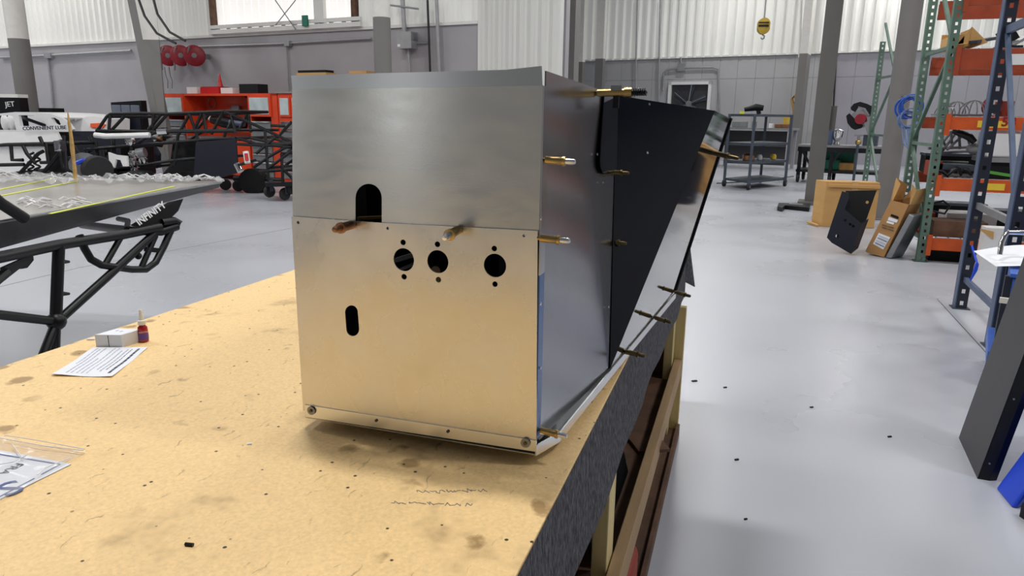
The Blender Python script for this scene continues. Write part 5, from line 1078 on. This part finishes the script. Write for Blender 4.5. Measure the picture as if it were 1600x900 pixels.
# level 3 wire domes
for px, f, R, lb, mm in ((1478, 0.12, 0.10, 'nearest', 'hose_grey'), (1495, 0.3, 0.13, 'second', 'hose_grey'), (1522, 0.2, 0.14, 'third', 'hose_grey')):
    c = RP(px, 165, f); c.z = zz[2]+0.012; t = thing('wire_dome', 'grey wire light guard on the third rack level, %s from the green upright' % lb, 'wire guard', c, 0, 'wire guards on the rack')
    mb = MB(); mb.ring(c+Vector((0, 0, 0.006)), R, 0.007, (0, 0, 1), 24, 6); mb.build('rim', mm, t, True)
    for i in range(6):
        an = i*math.pi/6; mb = MB(); mb.tube([c+Vector((math.cos(an)*math.cos(q_)*R, math.sin(an)*math.cos(q_)*R, math.sin(q_)*R*1.1+0.006)) for q_ in [math.pi*j/10 for j in range(11)]], 0.005, 5); mb.build('wire', mm, t, True)
    mb = MB(); mb.lathe([(R*0.9, 0.0), (R*1.25, 0.0), (R*1.3, 0.015), (R*0.9, 0.02)], c+Vector((0, 0, 0.0)), 24); mb.build('bowl_plate', 'hose_grey', t, True)
c = RP(1552, 160, 0.3); c.z = zz[2]+0.11; mb = MB(); mb.ring(c, 0.1, 0.016, (0.3, -1, 0), 20, 8); tag(mb.build('red_hose_coil', 'reel_red', None, True), 'dark red hose loop on the third rack level', 'hose')
rbox('orange_block', 1572, 1586, 158, 2, 'orange_pl', 'flat orange block on the third rack level at right', 'block')
mb = MB(); c = RP(1484, 175, 0.05); mb.plate([c+Vector((-0.03, 0, 0.05)), c+Vector((0.035, 0, 0.05)), c+Vector((0.01, 0, -0.02))], 0.01, (0, -1, 0)); tag(mb.build('paper_flag', 'paper'), 'little white pointed paper between the third level beams', 'paper')
# level 4 goods
t = thing('open_carton', 'open cardboard carton lying on the fourth rack level', 'carton', (RP(1500, 70, 0.15).x, RY+0.3, zz[3]+0.012))
a_, b_ = RP(1482, 75, 0.12), RP(1512, 75, 0.12); z_ = zz[3]+0.012
mb = MB(); mb.bb(a_.x, b_.x, RY+0.12, RY+0.5, z_, z_+0.012); mb.bb(a_.x, a_.x+0.01, RY+0.12, RY+0.5, z_, z_+0.13); mb.bb(b_.x, b_.x+0.01, RY+0.12, RY+0.5, z_, z_+0.2); mb.bb(a_.x, b_.x, RY+0.49, RY+0.5, z_, z_+0.18)
mb.plate([(a_.x, RY+0.12, z_), (a_.x+0.13, RY+0.12, z_), (a_.x+0.13, RY+0.12, z_+0.15), (a_.x, RY+0.12, z_+0.11)], 0.01, (0, -1, 0)); mb.build('carton_body', 'cardboard', t)
mb = MB(); mb.plate([(b_.x+0.01, RY+0.12, z_), (b_.x+0.17, RY+0.1, z_+0.06), (b_.x+0.01, RY+0.12, z_+0.22), (b_.x-0.1, RY+0.12, z_+0.05)], 0.012, (0, -1, 0)); mb.build('carton_flap', 'cardboard', t)
mb = MB(); mb.ball((a_.x+0.2, RY+0.25, z_+0.08), 0.05); mb.build('inner_roll', 'hose_grey', t, True)
for i, (x0, y0, x1, y1, mm, lb) in enumerate(((1500, 72, 1545, 61, 'bamboo', 'tan strip bundle leaning on the fourth rack level'), (1520, 66, 1552, 60, 'dark_steel', 'dark strip lying on the fourth rack level'), (1575, 72, 1600, 58, 'steel', 'steel channel on the fourth rack level at right'))):
    p_, q_ = RP(x0, y0, 0.05), RP(x1, y1, 0.4); mb = MB(); p_.z = max(p_.z, zz[3]+0.03); mb.bar(p_, q_, 0.08, 0.03); tag(mb.build('metal_strip', mm), lb, 'strip')
rbox('black_tray', 1562, 1598, 78, 3, 'navy', 'dark navy tray on the fourth rack level at right', 'tray', -0.02, 0.5)
p_ = RP(1572, 62, 0.2); mb = MB(); mb.plate([p_+Vector((-0.1, 0, 0.06)), p_+Vector((0.05, 0, 0.12)), p_+Vector((0.12, 0, 0.02)), p_+Vector((-0.03, 0, -0.08))], 0.02, (0, -1, 0)); tag(mb.build('black_bracket', 'black'), 'black bracket plate leaning above the navy tray', 'bracket')
# level 2 goods: trusses, dark parts
t = thing('tube_bundle', 'grey tube frames lying on the second rack level', 'tube frame', (RP(1490, 240, 0.3).x, RY+0.3, zz[1]+0.012))
for s0, s1 in (((1455, 245), (1486, 206)), ((1462, 250), (1492, 210)), ((1486, 206), (1488, 232)), ((1498, 204), (1500, 232)), ((1480, 234), (1508, 208)), ((1450, 232), (1525, 230)), ((1455, 240), (1520, 236)), ((1468, 208), (1478, 230)), ((1510, 208), (1516, 230)), ((1458, 252), (1512, 254))):
    mb = MB(); mb.tube([RP(*s0, 0.3), RP(*s1, 0.5)], 0.014, 6); mb.build('tube', 'hose_grey', t, True)
mb = MB(); mb.bar(RP(1452, 258, 0.25), RP(1520, 262, 0.25), 0.3, 0.06); mb.build('base_board', 'dark_steel', t)
mb = MB(); mb.tube([RP(1488, 205, 0.15), RP(1502, 209, 0.15), RP(1515, 214, 0.15), RP(1523, 222, 0.15)], [0.02, 0.035, 0.04, 0.03], 8); tag(mb.build('cable_chain', 'black', None, True), 'curved black cable chain above the tube frames', 'cable chain')
mb = MB(); mb.ball(RP(1522, 232, 0.2), 0.07, 14, (1.1, 1, 0.9)); tag(mb.build('grey_bowl', 'hose_grey', None, True), 'pale grey rounded bowl right of the tube frames', 'bowl')
rbox('orange_box', 1456, 1474, 252, 1, 'orange_pl', 'orange plastic box on the second rack level', 'box', 0.1, 0.3)
for i, (s0, s1, mm, lb) in enumerate((((1462, 266), (1482, 276), 'black', 'black tool nearest the green upright, second level'), ((1478, 276), (1500, 262), 'black', 'black tool crossing the middle of the second level'), ((1494, 260), (1502, 275), 'black', 'short black tool upright on the second level'), ((1505, 264), (1518, 274), 'black', 'black tool beside the dark post, second level'))):
    mb = MB(); mb.tube([RP(*s0, 0.05), (RP(*s0, 0.05)+RP(*s1, 0.05))/2+Vector((0, 0, 0.02)), RP(*s1, 0.05)], [0.012, 0.022, 0.012], 8); tag(mb.build('hand_tool', mm, None, True), lb, 'tool')
t = thing('white_bag_box', 'white tote of papers on the rack behind the blue brace', 'tote', (RP(1560, 240, 0).x, RY+0.1, zz[1]+0.1))
a_, b_ = RP(1543, 236, -0.02), RP(1592, 236, -0.02); zt_ = RP(1560, 206, -0.02).z; zb2 = RP(1560, 246, -0.02).z
mb = MB(); mb.bb(a_.x, b_.x, RY-0.02, RY+0.4, zb2, zt_); mb.build('tote_body', 'card_white', t, bevel=0.02)
for i in range(6): x = a_.x+0.04+i*0.055; mb = MB(); mb.plate([(x, RY, zt_-0.01), (x+0.06, RY, zt_-0.01), (x+0.05, RY+0.02, zt_+0.035+0.02*(i % 2))], 0.05, (0, -1, 0)); mb.build('paper_edge', 'paper', t)
mb = MB(); mb.bb(a_.x-0.02, b_.x+0.02, RY-0.04, RY+0.42, zb2-0.05, zb2); mb.build('tray', 'hose_grey', t)
mb = MB(); mb.bb(a_.x+0.02, b_.x, RY, RY+0.4, zz[1]+0.012, zb2-0.05); mb.build('plinth', 'black_matte', t)
mb = MB(); mb.bar(RP(1540, 268, 0.02), RP(1590, 276, 0.02), 0.05, 0.03); tag(mb.build('green_strap', 'grass_green'), 'green webbing strap on the second level at right', 'strap')
# level 1 goods
rbox('white_board', 1480, 1560, 333, 0, 'card_white', 'white board on top of dark stack on the lowest rack level', 'board', 0.35, 0.5)
rbox('brown_tray', 1460, 1545, 345, 0, 'board', 'rusty brown tray on the lowest rack level', 'tray', 0.0, 0.34)
mb = MB(); mb.tube([RP(1456, 318, 0.1), RP(1474, 314, 0.1), RP(1484, 322, 0.1), RP(1476, 334, 0.1), RP(1458, 330, 0.1)], 0.012, 8); tag(mb.build('black_cable', 'black', None, True), 'black cable loop above the lowest rack level', 'cable')
rbox('orange_crate', 1440, 1462, 332, 0, 'orange_pl', 'orange crate on the lowest level next to green upright', 'crate', 0.4, 0.3)
t = thing('low_carton', 'torn white carton with brown flap at the right of the lowest level', 'carton', (RP(1550, 380, -0.2).x, RY-0.25, 0))
a_, b_ = RP(1543, 340, -0.25), RP(1600, 340, -0.25); mb = MB(); mb.bb(a_.x, b_.x, RY-0.3, RY-0.1, 0, a_.z-0.1); mb.build('carton_body', 'card_white', t)
mb = MB(); mb.plate([RP(1527, 356, -0.31), RP(1540, 366, -0.31), RP(1552, 374, -0.31), RP(1553, 362, -0.31)], 0.01, (0, -1, 0)); mb.build('flap', 'cardboard', t)
for f in (0.1, 0.45): mb = MB(); mb.bb(RX+0.1, RX+2.6, RY+f, RY+f+0.25, 0.0, 0.125); tag(mb.build('floor_stock', 'black_matte'), 'dark flat stock on the floor under the rack, %s row' % ('front' if f < 0.2 else 'back'), 'stock')
for lv, x0, x1, h, lb in ((0, 0.08, 0.75, 0.30, 'dark crate at the back of the lowest rack level, left end'), (0, 0.8, 1.7, 0.24, 'dark crate at the back of the lowest rack level, middle'), (1, 0.06, 0.62, 0.22, 'dark crate at the back of the second rack level, left end'), (1, 0.66, 1.3, 0.34, 'dark crate at the back of the second rack level, middle'), (1, 1.35, 2.3, 0.3, 'dark crate at the back of the second rack level, right')):
    t = thing('storage_crate', lb, 'crate', (RX+(x0+x1)/2, RY+0.85, zz[lv]+0.011)); z_ = zz[lv]+0.011
    mb = MB(); mb.bb(RX+x0, RX+x1, RY+0.72, RY+0.98, z_, z_+h-0.03); mb.build('crate_body', 'black_matte', t)
    mb = MB(); mb.bb(RX+x0-0.01, RX+x1+0.01, RY+0.71, RY+0.99, z_+h-0.03, z_+h); mb.build('crate_rim', 'dark_steel', t)
# hose coils on the round column
for cx_, cy_, R, n, mm, lb in ((1421, 166, 0.14, 9, 'cable_blue', 'bright blue hose coil hung on the round column'), (1416, 186, 0.13, 5, 'cable_pale', 'pale blue hose coil hung below the bright blue one')):
    c = D(cx_, cy_, 9.9); t = thing('hose_coil', lb, 'hose coil', c)
    for i in range(n): mb = MB(); o_ = Vector((random.uniform(-0.03, 0.05), i*0.02-0.05, random.uniform(-0.03, 0.03))); mb.ring(c+o_, R*random.uniform(0.8, 1.08), 0.009, (random.uniform(-0.1, 0.3), -1, random.uniform(-0.1, 0.1)), 26, 6); mb.build('hose_turn', mm, t, True)
    cc_ = D(1412, 100, 10.6); mb = MB(); mb.bar(c+Vector((0, -0.06, R-0.01)), Vector((cc_.x+0.02, cc_.y-0.13, c.z+R+0.02)), 0.02, 0.02); mb.build('hanger', 'steel', t)
t = thing('hose_tail', 'pale hose loops hanging beside the column foot of the coils', 'hose', D(1425, 215, 9.8))
for i in range(5): mb = MB(); mb.tube([D(1409+i*4, 196, 9.88), D(1412+i*4, 225, 9.88), D(1418+i*3, 232, 9.88), D(1420+i*2, 197, 9.88)], 0.009, 6); mb.build('hose_turn', 'cable_pale', t, True)
# ------------------------------------------------------------------ dark rack frame in front
p1 = G(1499, 481); p2 = Vector((p1.x-0.06, 5.45, 0))
rk = thing('dark_rack_frame', 'dark blue punched rack frame in front of the orange beams', 'rack upright', (p1.x, p1.y, 0))
def square_post(x, y, w=0.085, d=0.075, h=3.4):
    holed_post(rk, 'post', x, y, 0.0, h, w, d, 'frame_blue', 0.1, 0.3, 0.34)
    mb = MB(); mb.bb(x-w/2-0.004, x-w/2+0.004, y-d/2-0.003, y+d/2, 0, h); mb.build('post_flange', 'strap_blue', rk)
    mb = MB(); mb.box((x, y, 0.004), (w*1.5, d*1.6, 0.008)); mb.build('foot_plate', 'dark_steel', rk)
square_post(p1.x, p1.y); square_post(p2.x, p2.y)
sq = lambda px, py: on_x(px, py, p1.x)
def brace(z1_, z2_, m='strap_blue', w_=0.035): mb = MB(); mb.bar((p1.x+0.0, p1.y-0.03, z1_), (p2.x+0.0, p2.y+0.03, z2_), 0.03, w_); return mb.build('brace', m, rk)
zb1 = on_y(1513, 320, p1.y).z
brace(zb1, zb1, 'steel', 0.05); brace(on_y(1555, 48, p1.y).z, on_y(1555, 48, p1.y).z, 'strap_blue', 0.06)
brace(on_y(1555, 46, p1.y).z, zb1+0.05); brace(0.25, 0.25, 'strap_blue', 0.04); brace(2.4, 3.2)
mb = MB(); mb.box((p1.x+1.3, p1.y, 2.62), (2.55, 0.05, 0.12)); tag(mb.build('rack_crossbeam', 'frame_blue'), 'dark blue beam reaching right from the dark rack frame', 'rack beam')
mb = MB(); q_ = on_y(1527, 412, 5.9); mb.tube([q_, q_-Vector((0.005, 0, 0.05)), q_-Vector((0.025, 0, 0.13))], [0.012, 0.014, 0.005], 8); mb.bar(q_, (p1.x-0.0, p1.y-0.05, q_.z+0.04), 0.012, 0.012); tag(mb.build('blue_tie', 'blue_bright'), 'blue strap end hanging by the dark rack post', 'strap')
# ------------------------------------------------------------------ big carton, bent plate, open carton, channel on the floor
a = G(1267, 350); b = G(1366, 357); dd = (b-a); ln = dd.length; dd.normalize(); nn = Vector((-dd.y, dd.x, 0)); ang = math.atan2(dd.y, dd.x)
hgt = on_y(1285, 281, a.y).z
t = thing('large_carton', 'large worn cardboard carton with taped top by the I-beam', 'carton', ((a+b)/2+nn*0.2).to_tuple(), ang)
a2 = G(1283, 354); dl = (a2-a); 
cr = [a, a2, b, b+(a-a2)]
mb = MB(); mb.box8([a, a2, b, b+(a-a2)]+[Vector((q.x, q.y, hgt)) for q in (a, a2, b, b+(a-a2))]); mb.build('carton_body', 'cardboard', t, bevel=0.008)
up = Vector((0, 0, 1)); f2 = (b-a2).normalized(); fn2 = Vector((f2.y, -f2.x, 0))
if fn2.dot(CAMC-b) < 0: fn2 = -fn2
mb = MB(); mid = a2+(b-a2)*0.55; mb.plate([mid-f2*0.04+fn2*0.003+up*(hgt-0.14), mid+f2*0.04+fn2*0.003+up*(hgt-0.14), mid+f2*0.04+fn2*0.003+up*(hgt-0.005), mid-f2*0.04+fn2*0.003+up*(hgt-0.005)], 0.003, fn2)
mb.plate([mid-f2*0.04+up*(hgt+0.002), mid+f2*0.04+up*(hgt+0.002), mid+f2*0.04+(a-a2)+up*(hgt+0.002), mid-f2*0.04+(a-a2)+up*(hgt+0.002)], 0.003, up); mb.build('tape_strip', 'tape', t)
mb = MB(); mb.bar(a2+f2*0.04+fn2*0.012+up*(hgt-0.06), b+fn2*0.012+up*(hgt-0.065), 0.03, 0.045); mb.build('folded_rim', 'cardboard', t, bevel=0.005)
mb = MB(); mb.tube([a+Vector((-0.05, -0.02, 0.03)), a2+Vector((-0.04, -0.05, 0.02))], 0.02, 6); mb.build('torn_corner', 'cardboard', t)
mb = MB()
for k, (f_, z_) in enumerate(((0.2, 0.12), (0.26, 0.2), (0.32, 0.30), (0.3, 0.06))): mb.bar(a2+f2*ln*f_*0.9+fn2*0.004+up*z_*0.6, a2+f2*ln*(f_+0.12)+fn2*0.004+up*(z_*1.4), 0.012, 0.012)
mb.build('crease', 'cardboard_dk', t)
# bent black plate
pl_dep = 10.3
g0 = G(1300, 378); dpl = (G(1330, 397)-CAMC).dot(Vector((_X.z, _Y.z, _Z.z)))
t = thing('black_bent_plate', 'black bent metal plate with round holes leaning on the large carton', 'metal plate', G(1325, 392).to_tuple())
BP = Plane(G(1328, 398), -20)
w2 = lambda x, y: BP.hit(x, y, 0.0)
outer = [w2(*q_) for q_ in ((1292, 371), (1311, 300), (1323, 306), (1324, 318), (1321, 326), (1326, 332), (1346, 348), (1329, 397))]
outer = [w2(*q_) for q_ in ((1292, 371), (1311, 300), (1321, 303), (1323, 310), (1317, 328), (1345, 350), (1331, 396), (1300, 379))]
hl = []
for px, py, r in ((1319, 345, 2.2), (1327, 351, 2.4), (1332, 354, 2.4), (1308, 369, 3)):
    c_ = w2(px, py); e_ = w2(px+r, py); hl.append(circ(c_[0], c_[1], e_[0]-c_[0], None, 14))
tilt = 0.25
conv = lambda c: BP.pt(c[0], -c[1]*tilt+c[2]+0.04, c[1])
poly_sheet('front_plate', outer, hl, conv, 0.012, 'navy', t)
outer2 = [w2(*q_) for q_ in ((1312, 301), (1361, 300), (1347, 347), (1334, 392), (1302, 377), (1304, 345))]
poly_sheet('rear_plate', outer2, [circ(*w2(1347, 319), 0.018, None, 12)], lambda c: BP.pt(c[0], -c[1]*tilt+c[2]-0.10, c[1]), 0.012, 'black_matte', t)
mb = MB(); e0 = [BP.pt(*(lambda h: (h[0], -h[1]*tilt+v_, h[1]))(w2(x, y))) for x, y, v_ in ((1345, 350, 0.04), (1331, 396, 0.04), (1337, 390, -0.1), (1351, 345, -0.1))]; mb.plate(e0, 0.01); mb.build('side_fold', 'navy', t)
# open leaning carton
C0 = G(1354, 398); C1 = G(1389, 404)
LB = Plane(C1, math.degrees(math.atan2((C1-C0).y, (C1-C0).x)))
t = thing('leaning_carton', 'open brown cardboard carton leaning on the green rack upright', 'carton', ((C0+C1)/2).to_tuple())
lp = lambda x, y, v=0.0: LB.P(x, y, v)
front = [lp(1353, 393), lp(1382, 401), lp(1421, 320), lp(1393, 313)]
bk = [q_-LB.n*0.24 for q_ in front]
mb = MB(); mb.plate(front, 0.008, LB.n); mb.plate(bk, 0.008, LB.n); mb.plate([front[0], bk[0], bk[3], front[3]], 0.008); mb.plate([front[1], bk[1], bk[2], front[2]], 0.008); mb.plate([front[0], front[1], bk[1], bk[0]], 0.008, (0, 0, 1)); mb.build('carton_body', 'cardboard_dk', t)
mb = MB(); mb.plate([front[3], lp(1394, 316), lp(1407, 288), lp(1401, 278)], 0.006, LB.n); mb.plate([front[3]-LB.d*0.004, bk[3]-LB.d*0.004, bk[3]+Vector((0.03, 0, 0.16)), lp(1401, 278)], 0.006); mb.build('left_flap', 'cardboard', t)
mb = MB(); mb.plate([front[2], bk[2], bk[2]+Vector((0.09, 0, 0.19)), lp(1431, 297), lp(1425, 288)], 0.006, -LB.d); mb.build('right_flap', 'cardboard', t)
mb = MB(); mb.plate([bk[3], bk[2], bk[2]+Vector((-0.01, 0, 0.1)), bk[3]+Vector((0.06, 0, 0.1))], 0.006, LB.n); mb.build('back_flap', 'cardboard_dk', t)
def dec(nm, pts, m, parent=t): mb = MB(); mb.plate([lp(x, y, 0.004) for x, y in pts], 0.003, LB.n); return mb.build(nm, m, parent)
dec('hand_hole', [(1391.5, 336), (1393, 334.5), (1403, 338), (1404.5, 341), (1402, 342), (1392, 338)], 'black_matte')
dec('small_label', [(1389, 339), (1403, 344), (1401, 348), (1387, 344)], 'paper'); dec('small_label', [(1386, 345), (1397, 348), (1396, 351), (1385, 348)], 'paper')
lab_ = dec('shipping_label', [(1373, 364), (1391, 371), (1380, 390), (1364, 381)], 'paper')
for k in range(4): f_ = k*0.22+0.12; mb = MB(); A_ = lp(1373-9*f_, 365+17*f_, 0.008); B_ = lp(1389-10*f_, 371.5+18*f_, 0.008); mb.bar(A_+(B_-A_)*0.1, B_, 0.012, 0.004); mb.build('print_line', 'ink' if k % 2 else 'ink_pale', lab_)
for k in range(2): mb = MB(); A_ = lp(1378, 351+k*4, 0.006); B_ = lp(1396, 356+k*4.5, 0.006); mb.bar(A_, A_+(B_-A_)*0.44, 0.01, 0.003); mb.bar(A_+(B_-A_)*0.5, B_, 0.01, 0.003); mb.build('print_line', 'cardboard_dk' if False else 'ink', t)
mb = MB(); mb.plate([lp(1383, 402, 0.01), lp(1392, 404, 0.01), lp(1428, 338, 0.01), lp(1420, 334, 0.01)], 0.26, LB.n); tag(mb.build('grey_slab', 'steel', bevel=0.01), 'grey metal slab leaning against the open carton right side', 'slab')
# channel on the floor
t = thing('black_channel', 'flat black metal channel lying on the floor by the I-beam', 'channel', G(1240, 330).to_tuple())
mb = MB(); mb.plate([G(1214, 329)+up*0.07, G(1222, 331)+up*0.07, G(1226, 327)+up*0.07, G(1264, 331)+up*0.07, G(1266, 324)+up*0.07, G(1216, 323)+up*0.07], 0.07, (0, 0, 1)); mb.build('channel_body', 'black', t)
mb = MB(); c = G(1243, 326); mb.box((c.x, c.y, 0.076), (0.22, 0.12, 0.012)); mb.build('pale_pad', 'hose_grey', t)
# ------------------------------------------------------------------ blue tool cart with paper
t = thing('blue_tool_cart', 'blue drawer tool cart with chrome handle at the right edge', 'tool cart', G(1545, 600).to_tuple())
dC = 4.0
def cD(px, py, d_=dC): return D(px, py, d_)
f0 = G(1527, 604); zt_ = D(1550, 418, 4.1).z; CP = Plane(f0, -15)
def cbx(nm, m, u0, u1, v0, v1, z0, z1, par=None, bev=0.0): mb = MB(); CP.box(mb, u0, u1, v0, v1, z0, z1); return mb.build(nm, m, par or t, bevel=bev)
cbx('top_tray', 'blue', 0.06, 0.9, -0.6, 0.0, zt_-0.02, zt_)
cbx('drawer_body', 'blue', 0.07, 0.88, -0.58, -0.02, zt_-0.19, zt_-0.022, bev=0.006)
for k in range(3):
    z_ = zt_-0.03-k*0.052; d_ = cbx('drawer', 'blue', 0.075, 0.87, -0.02, -0.008, z_-0.045, z_); cbx('drawer_lip', 'blue_bright', 0.09, 0.85, -0.008, 0.002, z_-0.014, z_-0.004, d_)
cbx('pull_bar', 'cap', 0.03, 0.86, 0.01, 0.035, zt_-0.165, zt_-0.135)
for u_, v_ in ((0.04, -0.04), (0.86, -0.04), (0.06, -0.56), (0.86, -0.56)):
    cbx('post', 'frame_blue', u_, u_+0.035, v_-0.02, v_+0.02, 0.14, zt_-0.02)
    c = CP.pt(u_+0.017, v_, 0.05); mb = MB(); mb.lathe([(0.015, -0.015), (0.048, -0.015), (0.05, 0), (0.048, 0.015), (0.015, 0.015)], c, 18, (1, 0.5, 0)); mb.build('caster_wheel', 'rubber', t, True)
    mb = MB(); mb.cyl(c+Vector((0, 0, 0.05)), c+Vector((0, 0, 0.1)), 0.022); mb.box(c+Vector((0, 0, 0.035)), (0.03, 0.05, 0.07)); mb.build('caster_fork', 'steel', t)
cbx('lower_tray', 'blue', 0.02, 0.9, -0.6, 0.0, 0.14, 0.22)
h0 = cD(1562, 398, 4.15); h1 = cD(1567, 366, 4.15); h2 = cD(1620, 364, 4.15)
mb = MB(); mb.tube([h0, h0+(h1-h0)*0.6, h1+Vector((0.01, 0, -0.01)), h1+(h2-h1)*0.15+Vector((0, 0, 0.012)), h2], 0.014, 10); mb.build('handle', 'chrome', t, True)
q = [on_z(1521, 393, zt_+0.05), on_z(1640, 385, zt_+0.05), on_z(1600, 416, zt_+0.02), on_z(1556, 417, zt_+0.004)]
mb = MB(); mb.add(*sheet_quad(q, 10, 6, lambda u, v: 0.02*math.sin(u*3.1)*(1-v)+0.003, 0.001)); tag(mb.build('white_paper', 'paper', None, True), 'large white paper sheet curling over the blue tool cart', 'paper')
# ------------------------------------------------------------------ big leaning dark panel and blue bin, near right
a = G(1498, 684); b = G(1527, 748); c0 = on_y(1600, 400, a.y)
sl = (c0-a); e = a+sl*1.5; f_ = b+sl*1.5
t = thing('folded_sheet', 'large charcoal folded panel leaning at the right edge', 'panel', ((a+b)/2).to_tuple())
mb = MB(); mb.plate([a, b, f_, e], 0.004); mb.build('face_sheet', 'charcoal', t)
dirY = (b-a).normalized(); nf = (b-a).cross(sl).normalized()
if nf.x < 0: nf = -nf
r0 = b+Vector((0.055, -0.012, 0.0)); r1 = r0+sl*1.5; r2 = b+Vector((0.08, 0.01, 0.0)); r3 = r2+sl*1.5
mb = MB(); mb.plate([b, b+nf*0.045, f_+nf*0.045, f_], 0.003); mb.build('side_fold', 'black', t)
mb = MB(); k0 = b+nf*0.045; k1 = k0+Vector((0.03, 0.015, 0)); mb.plate([k0, k1, k1+sl*1.5, k0+sl*1.5], 0.003); mb.build('return_fold', 'black', t)
mb = MB(); mb.plate([a+nf*0.05, b+nf*0.05-dirY*0.02, f_+nf*0.05-dirY*0.02, e+nf*0.05], 0.003); mb.build('rear_sheet', 'black', t)
for k in (0.09, 0.42, 0.8): q_ = b+nf*0.022+sl*k; mb = MB(); mb.cyl(q_, q_+dirY*0.004, 0.004, n=10); mb.build('rivet', 'steel', t)
p = G(1578, 792)
t = thing('blue_bin', 'bright blue plastic bin front at the lower right corner', 'bin', p.to_tuple())
bl0 = G(1556, 764); bl1 = G(1580, 793); bl2 = G(1592, 790)
mb = MB(); hb = 0.34
prof = [bl0, bl1, G(1588, 795), G(1650, 770), G(1630, 735)]
lean = Vector((0.13, 0.0, hb))
mb.add([*prof]+[q_+lean for q_ in prof], [tuple(range(5)), tuple(range(9, 4, -1))]+[(i, (i+1) % 5, (i+1) % 5+5, i+5) for i in range(5)]); mb.build('bin_body', 'blue_bright', t, bevel=0.012)
mb = MB(); q_ = bl1+(bl2-bl1)*0.8+lean*0.12; mb.box(q_+Vector((0.03, -0.004, 0.03)), (0.03, 0.004, 0.04)); mb.build('label', 'paper', t)
mb = MB(); mb.box(G(1605, 812)+Vector((0.04, 0, 0.03)), (0.1, 0.08, 0.06), 0.4); tag(mb.build('black_block', 'black'), 'black block at the picture corner before the blue bin', 'block')
